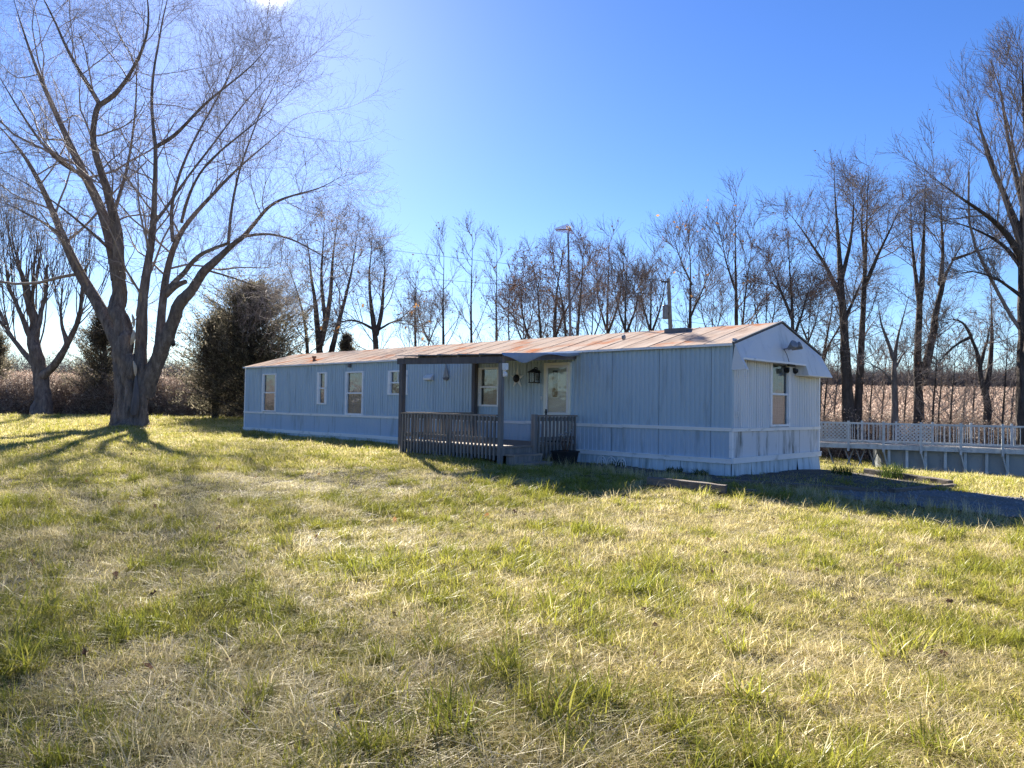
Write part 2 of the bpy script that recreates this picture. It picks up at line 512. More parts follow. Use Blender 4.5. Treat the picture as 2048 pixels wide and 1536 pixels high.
xs, ys = axis(-2200, 2200, -34, 32, .5), axis(-300, 2600, -3, 52, .5)
XX, YY = np.meshgrid(xs, ys)
ZZ = G(XX, YY)
nx_, ny_ = len(xs), len(ys)
idx = np.arange(nx_ * ny_).reshape(ny_, nx_)
gf = np.stack([idx[:-1, :-1], idx[:-1, 1:], idx[1:, 1:], idx[1:, :-1]], -1).reshape(-1, 4)
gme = np_mesh('ground', np.stack([XX, YY, ZZ], -1), gf)


def field_edge(x):                 # the lawn ends at this y
    return np.interp(x, [-80, -28, -14, -6, 6, 12, 20, 60], [44, 46.5, 44, 43, 42, 39.5, 36, 34])


fld = 1 / (1 + np.exp(-(YY - field_edge(XX)) / .8))
at = gme.attributes.new('field', 'FLOAT', 'POINT'); at.data.foreach_set('value', fld.ravel().astype(np.float32))


def mat_ground():
    m, t, out = new_mat('ground_soil')
    b = N(t, 'ShaderNodeBsdfPrincipled'); b.inputs['Roughness'].default_value = 1; b.inputs['Specular IOR Level'].default_value = .1
    v = coords(t, True)
    lawn = ramp(t, noise(t, v, 1.3, 8, .7), [(.3, (.05, .045, .02)), (.5, (.11, .092, .042)), (.72, (.22, .175, .09))])
    fine = ramp(t, noise(t, v, 14, 5, .7), [(.3, (.55, .55, .55)), (.7, (1, 1, 1))])
    lawn = mixc(t, 1.0, lawn, fine, 'MULTIPLY')
    v2 = coords(t, True, (1, .35, 1))
    field = ramp(t, noise(t, v2, .35, 8, .7), [(.3, (.20, .15, .12)), (.5, (.29, .23, .185)), (.72, (.38, .315, .265))])
    f = N(t, 'ShaderNodeAttribute'); f.attribute_name = 'field'
    t.links.new(mixc(t, f.outputs['Fac'], lawn, field), b.inputs['Base Color'])
    bp = N(t, 'ShaderNodeBump'); bp.inputs['Strength'].default_value = .7; bp.inputs['Distance'].default_value = .05
    t.links.new(noise(t, v, 9, 6, .7), bp.inputs['Height']); t.links.new(bp.outputs[0], b.inputs['Normal'])
    t.links.new(b.outputs[0], out.inputs[0])
    return m


gme.materials.append(mat_ground())
ground = bpy.data.objects.new('ground', gme); COL.objects.link(ground); tag(ground, kind='structure')


def inpoly(x, y, poly):
    x = np.asarray(x); y = np.asarray(y); ins = np.zeros(x.shape, bool)
    n = len(poly)
    for i in range(n):
        x1, y1 = poly[i]; x2, y2 = poly[(i + 1) % n]
        c = ((y1 > y) != (y2 > y)) & (x < (x2 - x1) * (y - y1) / ((y2 - y1) + 1e-12) + x1)
        ins ^= c
    return ins


def tohome(x, y):
    x = np.asarray(x); y = np.asarray(y)
    return HMI[0, 0] * x + HMI[0, 1] * y + HMI[0, 3], HMI[1, 0] * x + HMI[1, 1] * y + HMI[1, 3]


def hw(x, y):                      # home frame -> world xy
    p = HM @ Vector((x, y, 0)); return p.x, p.y


DRIVE = [(5.0, 13.2), (5.4, 12.35), (6.3, 11.5), (7.4, 10.75), (12, 8.6), (32, 1.0), (36, 8), (16, 11.8), (9.8, 13.6), (8.0, 14.3), (6.0, 13.9)]
BED = [hw(-3.6, -.02), hw(-3.6, -1.5), hw(-1.2, -1.25), hw(.2, -1.3), hw(.6, -.6), hw(.55, 4.0), hw(.02, 4.0), hw(.02, -.02)]
BED2 = [hw(.02, .2), hw(.4, -.9), hw(2.6, .9), hw(3.05, 3.3), hw(2.4, 4.4), hw(.02, 4.3)]


def drape(name, poly, lift, step, mat, jitter=.12):
    poly = np.array(poly); lo, hi = poly.min(0), poly.max(0)
    # dense boundary + regular grid trimmed to the polygon
    gx, gy = np.meshgrid(np.arange(lo[0] - step, hi[0] + 2 * step, step), np.arange(lo[1] - step, hi[1] + 2 * step, step))
    wob = jitter * (np.sin(gx * 2.3) * np.cos(gy * 1.9) + .6 * np.sin(gx * 5.1 + gy * 4.3))
    ins = inpoly(gx + wob, gy + wob * .7, poly.tolist())
    idm = np.arange(gx.size).reshape(gx.shape)
    cell = ins[:-1, :-1] & ins[:-1, 1:] & ins[1:, 1:] & ins[1:, :-1]
    f = np.stack([idm[:-1, :-1], idm[:-1, 1:], idm[1:, 1:], idm[1:, :-1]], -1)[cell]
    v = np.stack([gx, gy, G(gx, gy) + lift], -1).reshape(-1, 3)
    used, inv = np.unique(f, return_inverse=True)
    me = np_mesh(name, v[used], inv.reshape(-1, 4)); me.materials.append(mat)
    o = bpy.data.objects.new(name, me); COL.objects.link(o)
    return tag(o, kind='structure')


m_gravel = M('gravel', [(.3, (.10, .097, .095)), (.5, (.17, .165, .16)), (.7, (.28, .27, .26))], 26, world=True, rough=.95, bump=1.0, bscale=45, dirt=(.20, .16, .11), dirt_stretch=(.6, .6, .6), dirt_lo=.48, dirt_hi=.66)
m_soil = M('bare_soil', [(.3, (.07, .06, .05)), (.7, (.16, .135, .11))], 5, world=True, rough=1, bump=1, bscale=25)
drape('gravel_driveway', DRIVE, .035, .16, m_gravel)
drape('bare_soil_strip', BED, .022, .12, m_soil)
drape('bed_soil', BED2, .05, .12, m_soil)

# ------------------------------------------------------------------ mobile home
home = thing('mobile_home', 'long single-wide mobile home with faded blue-grey ribbed metal siding and rusty roof', 'mobile home', (0, 0, 0), HM)


def wpx(l, r, t, b):               # pixel box on the long wall -> x0,x1,z0,z1
    m_ = (t + b) / 2; c_ = (l + r) / 2
    return wall(l, m_)[0], wall(r, m_)[0], wall(c_, b)[1], wall(c_, t)[1]


WINS = {   # name: pixel box, kind
    'a': (wpx(525.7, 552.5, 748, 822.5), 'tall'),
    'b': (wpx(635.6, 654, 745, 808), 'slim'),
    'c': (wpx(692, 727, 743.5, 829), 'tall'),
    'd': (wpx(777, 815.3, 741.5, 789), 'square'),
    'e': (wpx(957.4, 999, 736, 812), 'tall'),
}
DOOR = wpx(1090.8, 1141.5, 727, 850); DOOR = (DOOR[0], DOOR[1], .70, wall(1116, 727)[1])
GW = (gable(1540, 790)[0], gable(1578, 790)[0], gable(1559, 852)[1], gable(1559, 725)[1])


def corr(mb, a0, a1, z0, z1, fn, period=.105, depth=.018):
    """vertical ribbed sheet; fn(a, out, z) -> xyz"""
    n = max(1, round((a1 - a0) / period)); p = (a1 - a0) / n
    prof = [(a0, 0)]
    for i in range(n):
        s = a0 + i * p
        prof += [(s + p * .50, 0), (s + p * .60, -depth), (s + p * .88, -depth), (s + p * .98, 0)]
    prof.append((a1, 0))
    v = []
    for a, o in prof:
        v += [fn(a, o, z0), fn(a, o, z1)]
    f = [(2 * i, 2 * i + 2, 2 * i + 3, 2 * i + 1) for i in range(len(prof) - 1)]
    return mb.add(v, f)


front = lambda a, o, z: (a, -o, z)         # o<0 is recessed
gab = lambda a, o, z: (o, a, z)


def clad(a0, a1, z0, z1, holes, fn, mat, pw, name, period=.115, depth=.018):
    """panels pw wide, split round the openings"""
    cuts = {a0, a1}
    a = a0 + pw
    while a < a1 - .35:
        if all(abs(a - h[0]) > .12 and abs(a - h[1]) > .12 and not h[0] < a < h[1] for h in holes):
            cuts.add(a)
        a += pw
    for h in holes:
        cuts |= {h[0], h[1]}
    cs = sorted(cuts)
    for b0, b1 in zip(cs[:-1], cs[1:]):
        mid = (b0 + b1) / 2
        spans = [(z0, z1)]
        for h in holes:
            if h[0] - 1e-6 <= mid <= h[1] + 1e-6:
                spans = [(z0, h[2]), (h[3], z1)]
        for q0, q1 in spans:
            if q1 - q0 > .04:
                j = R.uniform(-.0015, .0015)
                corr(MB(), b0 + .004, b1 - .004, q0, q1, lambda a, o, z, j=j: fn(a, o + j, z), period, depth).build(name, mat, home)


holes_f = [v[0] for v in WINS.values()] + [DOOR]
X0 = -HOME_L
clad(X0, -.0, Z_MID - .01, Z_EAVE, holes_f, front, m_side, 1.22, 'siding_panel')
clad(X0, -.0, Z_LOW + .09, Z_MID - .06, [(DOOR[0], DOOR[1], 0.3, 2)], front, m_side3, 1.22, 'lower_siding_panel', .115, .010)
clad(0, HOME_W, Z_MID - .01, 2.9, [GW], gab, m_side2, 1.05, 'gable_siding_panel', .095, .016)
clad(0, HOME_W, Z_LOW + .09, Z_MID - .06, [], gab, m_side4, 1.05, 'lower_gable_panel', .5, .004)
# dark block added for the unlit inside and underfloor; far walls
MB().box(X0 + .12, -.12, .14, HOME_W - .1, -.4, Z_EAVE - .02).build('dark_fill_block', m_dark, home)
MB().box(X0, X0 + .05, .06, HOME_W, .3, Z_EAVE).build('end_wall', m_side, home)
MB().box(X0, 0, HOME_W, HOME_W + .05, .3, Z_EAVE).build('rear_wall', m_side, home)


def trim_run(z0, z1, out, mat, name, step=2.9, skip=None):
    x = X0 - .02
    while x < 0:
        e = min(x + step, .012)
        if e > -.3: e = .012
        segs = [(x, e)]
        if skip:
            segs = [(a, b) for a, b in ((x, min(e, skip[0])), (max(x, skip[1]), e)) if b - a > .02]
        for a, b in segs:
            j = R.uniform(-.006, .006)
            mb = MB(); mb.box(a + .004, b - .004, -out, .01, z0 + j, z1 + j)
            mb.box(a + .004, b - .004, -out - .012, -out + .004, z1 + j - .018, z1 + j + .004)
            mb.build(name, mat, home)
        x = e
        if e >= .012: break


trim_run(Z_MID - .065, Z_MID, .03, m_trim, 'belt_trim', skip=(DOOR[0], DOOR[1]))
trim_run(Z_LOW, Z_LOW + .095, .045, m_trim, 'lower_trim')
mb = MB().box(.012, .042, -.03, HOME_W + .02, Z_MID - .065, Z_MID); mb.box(.036, .054, -.03, HOME_W + .02, Z_MID - .014, Z_MID + .004); mb.build('belt_trim', m_trim, home)
mb = MB().box(.012, .058, -.04, HOME_W + .04, Z_LOW, Z_LOW + .11); mb.box(.05, .07, -.04, HOME_W + .04, Z_LOW + .09, Z_LOW + .115); mb.build('lower_trim', m_trim, home)
MB().box(-.045, .014, -.016, .05, Z_MID + .01, Z_EAVE).build('corner_trim', m_side, home)
MB().box(-.045, .016, -.018, .05, Z_LOW + .115, Z_MID - .07).build('corner_trim', m_trim, home)
MB().box(-.012, .016, HOME_W - .02, HOME_W + .055, Z_LOW + .115, Z_EAVE - .2).build('corner_trim', m_trim, home)
MB().box(X0 - .015, X0 + .05, -.02, .04, Z_LOW + .1, Z_EAVE).build('corner_trim', m_trim, home)

# skirting: sheets below the lower trim down into the ground
x = X0
while x < -.05:
    e = min(x + 1.0 + R.uniform(-.05, .05), -.0)
    a, b = hw(x, 0), hw(e, 0)
    zb = min(g1(*a), g1(*b)) - .06
    if not (-7.3 < (x + e) / 2 < -3.9 and False):
        mb = MB(); lean = R.uniform(.0, .02)
        corr(mb, x + .004, e - .004, zb, Z_LOW + .01, lambda a_, o, z: (a_, -o - .006 - lean * (z < .3), z), .16, .008)
        mb.build('skirting_panel', m_skirt, home)
    x = e
y = 0.0
while y < HOME_W - .02:
    wd = .115 if y < 2.9 else .62
    e = min(y + wd, HOME_W)
    zb = g1(*hw(0, y)) - .06
    bend = R.uniform(-.01, .02) if y < 2.9 else .05
    tilt = R.uniform(-.006, .006) if 1.2 < y < 2.9 else R.uniform(-.004, .004)
    v = [(.014, y + .004, Z_LOW + .01), (.014, e - .004, Z_LOW + .01), (.016 + bend, e - .004 + tilt, zb), (.016 + bend, y + .004 + tilt, zb)]
    MB().prism(v, .008, (-1, 0, 0)).build('skirting_slat' if wd < .2 else 'skirting_panel', m_skirt, home)
    y = e


# windows
def window_parts(win, box, fn, kind, curt, dark_top=False):
    a0, a1, z0, z1 = box; fw = .05
    def bx(mb, p0, p1, o0, o1, q0, q1):
        c = [fn(p, o, q) for q in (q0, q1) for o in (o0, o1) for p in (p0, p1)]
        return mb.add(c, [(0, 2, 3, 1), (4, 5, 7, 6), (0, 1, 5, 4), (2, 6, 7, 3), (0, 4, 6, 2), (1, 3, 7, 5)])
    fr = MB()
    sw = .11 if kind in ('square', 'slim') else .06
    bx(fr, a0 - .012, a0 + sw, -.05, .03, z0 - .012, z1 + .012); bx(fr, a1 - sw, a1 + .012, -.05, .03, z0 - .012, z1 + .012)
    bx(fr, a0 + sw, a1 - sw, -.05, .026, z1 - .035, z1 + .012); bx(fr, a0 + sw, a1 - sw, -.05, .026, z0 - .012, z0 + .035)
    fr.build('frame', m_trim, win)
    zm = z0 + (z1 - z0) * .5
    s = MB(); bx(s, a0 + sw, a1 - sw, -.03, .012, zm - .022, zm + .022)
    for e0 in (a0 + sw, a1 - sw - .022):
        bx(s, e0, e0 + .022, -.035, .004, z0 + .035, z1 - .035)
    s.build('sash', m_trim, win)
    for q0, q1, dp in ((z0 + .03, zm, -.022), (zm, z1 - .03, -.034)):
        g = MB(); bx(g, a0 + sw, a1 - sw, dp, dp + .004, q0, q1); g.build('pane', m_glass, win)
    if kind == 'square':
        s = MB(); c = (a0 + a1) / 2; bx(s, c - .012, c + .012, -.02, .008, zm, z1 - .03); s.build('muntin', m_trim, win)
    # curtain: wavy sheet behind the glass
    nn = 26; v = []
    for i in range(nn + 1):
        p = a0 + (a1 - a0) * i / nn; o = -.085 - .012 * math.sin(i * 1.9) - .006 * math.sin(i * .7)
        v += [fn(p, o, z0), fn(p, o, z1)]
    MB().add(v, [(2 * i, 2 * i + 2, 2 * i + 3, 2 * i + 1) for i in range(nn)]).build('curtain', curt, win)


for k, (box, kind) in WINS.items():
    wn = thing('window', None, None, ((box[0] + box[1]) / 2, 0, box[2]), None)
    wn.parent = home; wn.matrix_local = Matrix.Translation(ORG[wn.name])
    window_parts(wn, box, front, kind, m_curtain2 if k in 'ce' else m_curtain)
wn = thing('window', None, None, (0, (GW[0] + GW[1]) / 2, GW[2]), None); wn.parent = home; wn.matrix_local = Matrix.Translation(ORG[wn.name])
window_parts(wn, GW, gab, 'tall', m_curtain2)

# door
dr = thing('door', None, None, ((DOOR[0] + DOOR[1]) / 2, 0, DOOR[2])); dr.parent = home; dr.matrix_local = Matrix.Translation(ORG[dr.name])
d0, d1, dz0, dz1 = DOOR
mb = MB().box(d0 - .02, d0 + .05, -.05, .06, dz0, dz1 + .02); mb.box(d1 - .05, d1 + .02, -.05, .06, dz0, dz1 + .02); mb.box(d0 + .05, d1 - .05, -.05, .06, dz1 - .04, dz1 + .02)
mb.build('door_frame', m_door, dr)
MB().box(d0 + .05, d1 - .05, .03, .07, dz0, dz1 - .04).build('door_leaf', m_door, dr)
wx = d0 + (d1 - d0) * .26
MB().box(wx + .0, wx + .17, .018, .028, dz0 + 1.02, dz1 - .16).build('door_light', m_dark, dr)  # door glass drawn near-black, the dim room put into its colour
mb = MB()
for q in ((wx - .03, wx), (wx + .17, wx + .20)): mb.box(q[0], q[1], .012, .029, dz0 + .99, dz1 - .13)
mb.box(wx, wx + .17, .012, .029, dz1 - .16, dz1 - .13); mb.box(wx, wx + .17, .012, .029, dz0 + .99, dz0 + 1.02)
mb.build('door_light_frame', m_door, dr)
# storm door: thin aluminium frame with a glass pane
mb = MB().box(d0 + .052, d0 + .10, -.045, -.02, dz0, dz1 - .045); mb.box(d1 - .10, d1 - .052, -.045, -.02, dz0, dz1 - .045)
mb.box(d0 + .10, d1 - .10, -.045, -.02, dz1 - .10, dz1 - .045); mb.box(d0 + .10, d1 - .10, -.045, -.02, dz0 + .62, dz0 + .66)
sdm = mb.build('storm_door_frame', m_white, dr)
MB().box(d0 + .10, d1 - .10, -.034, -.03, dz0 + .66, dz1 - .10).build('storm_door_pane', m_glass, sdm)
MB().box(d0 + .10, d1 - .10, -.038, -.028, dz0, dz0 + .62).build('storm_door_panel', m_door, sdm)
mb = MB().box(d0 + .055, d0 + .095, -.062, -.045, dz0 + .55, dz0 + .73); mb.tube([(d0 + .075, -.06, dz0 + .66), (d0 + .075, -.10, dz0 + .66), (d0 + .15, -.10, dz0 + .66)], .009, 8)
mb.build('door_handle', m_black, sdm)
MB().box(d0 - .13, d0 - .09, -.03, .0, 1.66, 1.74).build('doorbell', m_white, home)

# roof: panels on both slopes, ridge cap, edge trim
OV = .06
NP = 30
pw = (HOME_L + .12) / NP
rise = (Z_RIDGE - Z_EAVE) / (HOME_W / 2)
for i in range(NP):
    xa = X0 - .06 + i * pw; xb = xa + pw
    for side in (0, 1):
        if side == 0: p = [(-OV, Z_EAVE + .035 - OV * rise), (HOME_W / 2, Z_RIDGE + .035)]
        else: p = [(HOME_W + OV, Z_EAVE + .035 - OV * rise), (HOME_W / 2, Z_RIDGE + .035)]
        mb = MB(); n = 7; v = []
        sag = R.uniform(0, .012)
        for q in range(n + 1):
            fx = q / n; xx = xa + (xb - xa) * fx
            dz = -.5 * sag * math.sin(math.pi * fx) + R.uniform(-.002, .002)
            for k in range(5):
                h = k / 4
                v.append((xx, p[0][0] + (p[1][0] - p[0][0]) * h, p[0][1] + (p[1][1] - p[0][1]) * h + dz + R.uniform(-.004, .004) * (0 < k < 4)))
        f = []
        for q in range(n):
            for k in range(4):
                a_ = q * 5 + k; f.append((a_, a_ + 5, a_ + 6, a_ + 1) if side == 0 else (a_, a_ + 1, a_ + 6, a_ + 5))
        mb.add(v, f)
        mb.bar((xb, p[0][0], p[0][1] + .008), (xb, p[1][0], p[1][1] + .008), .014, .004)
        mb.build('roof_panel', m_roof, home)
mb = MB(); mb.prism([(X0 - .06, -OV, Z_EAVE + .0), (X0 - .06, HOME_W / 2, Z_RIDGE + .012), (X0 - .06, HOME_W + OV, Z_EAVE)], HOME_L + .1, (1, 0, 0))
mb.build('roof_underside', m_edge, home)
MB().box(X0 - .07, .03, -OV - .025, -OV + .005, Z_EAVE - .035, Z_EAVE + .012).build('eave_trim', m_trim, home)
MB().box(X0 - .07, .03, HOME_W + OV - .005, HOME_W + OV + .025, Z_EAVE - .035, Z_EAVE + .012).build('eave_trim', m_trim, home)
for side in (0, 1):
    a = (.045, -OV, Z_EAVE + .03) if side == 0 else (.045, HOME_W + OV, Z_EAVE + .03)
    MB().bar(a, (.045, HOME_W / 2, Z_RIDGE + .045), .05, .03).build('gable_edge_trim', m_edge, home)
# roof vents
for (px, py, s) in ((636, 722, .09),):
    lx, lz = -14.9, 0
    MB().lathe((-16.1, .55, Z_EAVE + .17), [(.05, 0), (.05, .1), (.08, .1), (.07, .16)], 12).build('roof_pipe', m_rust, home)
vx_ = wall(1356, 667, 1.75)[0]
MB().box(vx_ - .28, vx_ + .28, 1.6, 1.95, Z_EAVE + .44, Z_EAVE + .585).build('roof_vent', m_edge, home)
MB().box(-13.1, -13.0, -.09, -.02, Z_EAVE - .16, Z_EAVE - .03).build('eave_light', m_edge, home)

# gable hood: a flared metal visor
yl, yr = gable(1505, 717, .4)[0], gable(1625, 731, .4)[0]
zc, zs = 2.50, 2.285
TOPX, BOTX = .05, .32
topz = lambda y_: Z_RIDGE - abs(y_ - HOME_W / 2) * rise


def hood_piece(pts_top, pts_bot, name='hood_panel', mat=m_side2):
    n = len(pts_top)
    v = list(pts_top) + list(pts_bot)
    off = np.array(v) - np.array([.012, 0, 0])
    f = [(i, n + i, n + i + 1, i + 1) for i in range(n - 1)]
    f2 = [tuple(reversed([k + 2 * n for k in q])) for q in f]
    mb = MB(); mb.add(np.r_[np.array(v), off], f + f2)
    return mb.build(name, mat, home)


T = lambda y_, d=0: (TOPX, y_, topz(y_) + .0)
hood_piece([T(0.0), T(yl)], [(BOTX, -.05, zs), (BOTX, yl, zs)])
ym = yl + (yr - yl) * .17
kxy = lambda y_: TOPX + (BOTX - TOPX) * (topz(y_) - zc) / (topz(y_) - zs)
kx = lambda z: kxy(HOME_W / 2)
for a, b in ((yl, 1.02), (1.02, HOME_W / 2), (HOME_W / 2, 3.05), (3.05, yr)):
    hood_piece([T(a + .003), T(b - .003)], [(kxy(a), a + .003, zc), (kxy(b), b - .003, zc)])
hood_piece([T(yr), T(HOME_W)], [(BOTX, yr, zs), (BOTX, HOME_W + .01, zs)])
MB().prism([(TOPX, -.0, Z_EAVE), (BOTX, -.05, zs), (.0, -.03, zs)], .012, (0, 1, 0)).build('hood_cheek', m_side2, home)
MB().prism([(TOPX, HOME_W, Z_EAVE), (BOTX, HOME_W + .01, zs), (.0, HOME_W + .005, zs)], .012, (0, -1, 0)).build('hood_cheek', m_side2, home)
for yy, sgn in ((yl, -1), (yr, 1)):
    MB().prism([(TOPX, yy, topz(yy)), (BOTX, yy, zs), (.02, yy, zs)], .012, (0, sgn, 0)).build('hood_cheek', m_side2, home)
MB().box(.02, BOTX, -.04, yl, zs - .014, zs + .004).build('hood_soffit', m_trim, home)
MB().box(.02, BOTX, yr, HOME_W + .005, zs - .014, zs + .004).build('hood_soffit', m_trim, home)
MB().prism([(.02, yl, zc - .01), (kxy(yl) - .006, yl, zc - .01), (kx(0) - .006, HOME_W / 2, zc - .01), (kxy(yr) - .006, yr, zc - .01), (.02, yr, zc - .01)], .008, (0, 0, 1)).build('hood_soffit', m_trim, home)
for a, b in ((yl, HOME_W / 2), (HOME_W / 2, yr)):
    MB().bar((kxy(a) + .004, a, zc), (kxy(b) + .004, b, zc), .016, .04).build('hood_lip', m_trim, home)

# vent hood and house number on the walls
vx, vz = wall(860, 756)
mb = MB().prism([(vx - .17, -.01, vz - .07), (vx - .17, -.12, vz - .05), (vx - .17, -.12, vz + .0), (vx - .17, -.02, vz + .10)], .34, (1, 0, 0)); mb.build('exhaust_vent', m_white, home)
ny, nz = gable(1473.5, 828)
fc = bpy.data.curves.new('house_number', 'FONT'); fc.body = '33'; fc.size = .15; fc.extrude = .003; fc.align_x = 'CENTER'
ftmp = bpy.data.objects.new('house_number_outline', fc); COL.objects.link(ftmp)
fme = bpy.data.meshes.new_from_object(ftmp.evaluated_get(bpy.context.evaluated_depsgraph_get())); bpy.data.objects.remove(ftmp)
fo = bpy.data.objects.new('house_number', fme); COL.objects.link(fo); fme.materials.clear(); fme.materials.append(m_white)
fo.parent = home; fo.matrix_local = Matrix.Translation((.02, .17, nz - .05)) @ Matrix.Rotation(math.pi / 2, 4, 'Z') @ Matrix.Rotation(math.pi / 2, 4, 'X')

# ------------------------------------------------------------------ porch
PT0, PT1, PV = -7.3, -3.88, -2.5             # left, right, front in the home frame
DZ = .65
RAILZ = 1.29
porch = thing('porch', 'weathered wooden porch with slatted railings and sagging roof against the long wall', 'porch', ((PT0 + PT1) / 2, PV / 2, .2), HM)
nb = 18
bw = (0 - PV) / nb
for i in range(nb):
    y0 = PV + i * bw
    j = R.uniform(-.004, .004)
    MB().box(PT0 + R.uniform(-.015, .015), PT1 + R.uniform(-.01, .015), y0 + .005, y0 + bw - .005, DZ - .035 + j, DZ + j).build('deck_board', m_deckwood, porch)
mb = MB().box(PT0, PT1, PV + .03, PV + .07, DZ - .20, DZ - .042); mb.box(PT0 + .01, PT0 + .05, PV + .07, -.02, DZ - .20, DZ - .042); mb.box(PT1 - .05, PT1 - .01, PV + .07, -.02, DZ - .20, DZ - .042)
mb.build('deck_skirt_joist', m_wood, porch)


def gh(x, y):
    return g1(*hw(x, y))


BTA, BTB = 2.52, 2.44       # beam centre heights at left and right
def post(x, y, z1, s=.10, mat=m_post):
    return MB().box(x - s / 2, x + s / 2, y - s / 2, y + s / 2, gh(x, y) - .1, z1).build('post', mat, porch)


post(PT0 + .05, PV + .04, BTA - .07, .115)
post(PT1 - .05, PV + .04, BTB + .02, .09, m_postgrey)
post(PT0 + .05, -.09, 2.62, .11)
MB().bar((PT0 - .12, PV + .04, BTA), (PT1 + .02, PV + .04, BTB + .01), .09, .14).build('front_beam', m_post, porch)
MB().bar((PT0 + .05, PV + .09, BTA + .03), (PT0 + .05, -.03, 2.66), .05, .12).build('side_beam', m_post, porch)
MB().bar((PT1 - .05, PV + .09, BTB + .05), (PT1 - .05, -.03, 2.66), .05, .12).build('side_beam', m_post, porch)
for i in range(1, 5):
    x = PT0 + (PT1 - PT0) * i / 5
    zz = BTA + (BTB - BTA) * i / 5
    MB().bar((x, PV + .0, zz + .11), (x, -.06, 2.68), .045, .09).build('rafter', m_wood, porch)
# roof sheet (sagging) and tarp edge
def sheet(name, x0, x1, y0, y1, zf, nx, ny, mat, th=.012, smooth=False):
    v = [(x0 + (x1 - x0) * i / nx, y0 + (y1 - y0) * j / ny, zf(i / nx, j / ny)) for i in range(nx + 1) for j in range(ny + 1)]
    v2 = [(a, b, c + th) for a, b, c in v]; n = len(v); m = ny + 1
    f = []
    for i in range(nx):
        for j in range(ny):
            q = (i * m + j, (i + 1) * m + j, (i + 1) * m + j + 1, i * m + j + 1)
            f.append(q[::-1]); f.append(tuple(k + n for k in q))
    rim = [i * m for i in range(nx + 1)] + [nx * m + j for j in range(1, m)] + [i * m + ny for i in range(nx - 1, -1, -1)] + [j for j in range(ny - 1, 0, -1)]
    for a, b in zip(rim, rim[1:] + rim[:1]):
        f.append((a, b, b + n, a + n))
    return MB().add(v + v2, f).build(name, mat, porch, smooth=smooth)


rz = lambda i, j: (BTA + (BTB - BTA) * i) * (1 - j) + 2.66 * j + .125 * (1 - j) + .05 * j
sheet('roof_sheet', PT0 - .1, PT1 + .06, PV - .08, -.07, lambda i, j: rz(i, j) + .01 * math.sin(9 * i) * math.sin(5 * j), 14, 6, m_tarp, .01)
# tarp hanging over the right side
nn = 24; v = []
for i in range(nn + 1):
    s = i / nn; y = PV - .1 + (-.05 - PV + .1) * s
    zt = BTB + .15 + (2.735 - BTB - .15) * s
    drop = .05 + .15 * math.exp(-((s - .30) / .17) ** 2) + .03 * math.sin(s * 9)
    v += [(PT1 + .075, y, zt), (PT1 + .10 + .03 * math.sin(s * 14), y, zt - drop * .5), (PT1 + .085 + .05 * math.sin(s * 11 + 1), y, zt - drop)]
f = []
for i in range(nn):
    f += [(3 * i, 3 * i + 1, 3 * i + 4, 3 * i + 3), (3 * i + 1, 3 * i + 2, 3 * i + 5, 3 * i + 4)]
MB().add(v, f).build('tarp_flap', m_tarp, porch, smooth=True)


def railing(p, q, nbal, zbot, name='baluster', outset=(0, 0)):
    """a row of vertical slats nailed to a top and bottom rail, cap on top"""
    p, q = np.array(p, float), np.array(q, float); d = unit(q - p); nrm = np.array([d[1], -d[0]])
    L = np.linalg.norm(q - p)
    MB().bar((*p, RAILZ), (*q, RAILZ), .12, .035).build('rail_cap', m_deckwood, porch)
    MB().bar((*p, RAILZ - .075), (*q, RAILZ - .075), .04, .085).build('rail', m_wood, porch)
    MB().bar((*p, DZ + .13), (*q, DZ + .13), .04, .085).build('rail', m_wood, porch)
    for i in range(nbal):
        c = p + d * (L * (i + .5) / nbal) + nrm * .04
        t_ = R.uniform(-.008, .008); dz = R.uniform(-.02, .02)
        MB().bar((c[0] - d[0] * t_, c[1] - d[1] * t_, zbot + dz), (c[0] + d[0] * t_, c[1] + d[1] * t_, RAILZ - .02), .038, .045 if False else .04, up=(*nrm, 0)).build(name, m_wood, porch)


railing((PT0 + .1, PV + .03), (PT1 - .12, PV + .03), 28, .36)
railing((PT0 + .02, -.12), (PT0 + .02, PV + .1), 17, .36)
railing((PT1, -1.43), (PT1, -.06), 11, .36)
MB().box(PT1 - .05, PT1 + .05, -1.52, -1.42, gh(PT1, -1.45) - .1, RAILZ + .03).build('rail_post', m_wood, porch)
MB().box((PT0 + PT1) / 2 - .045, (PT0 + PT1) / 2 + .045, PV + .05, PV + .14, .2, RAILZ - .02).build('rail_post', m_wood, porch)
# steps on the right side
for i, (z, x0) in enumerate(((DZ - .16, PT1 + .02), (DZ - .32, PT1 + .29))):
    MB().box(x0, x0 + .27, PV + .12, -1.5, z - .04, z).build('step_tread', m_deckwood, porch)
    MB().box(x0 + .235, x0 + .265, PV + .14, -1.52, z - .16, z - .045).build('step_riser', m_wood, porch)
for yv in (PV + .15, -1.56):
    MB().prism([(PT1 + .015, yv, .2), (PT1 + .52, yv, .2), (PT1 + .52, yv, DZ - .37), (PT1 + .27, yv, DZ - .37), (PT1 + .27, yv, DZ - .21), (PT1 + .015, yv, DZ - .21)], .035, (0, 1, 0)).build('step_stringer', m_wood, porch)

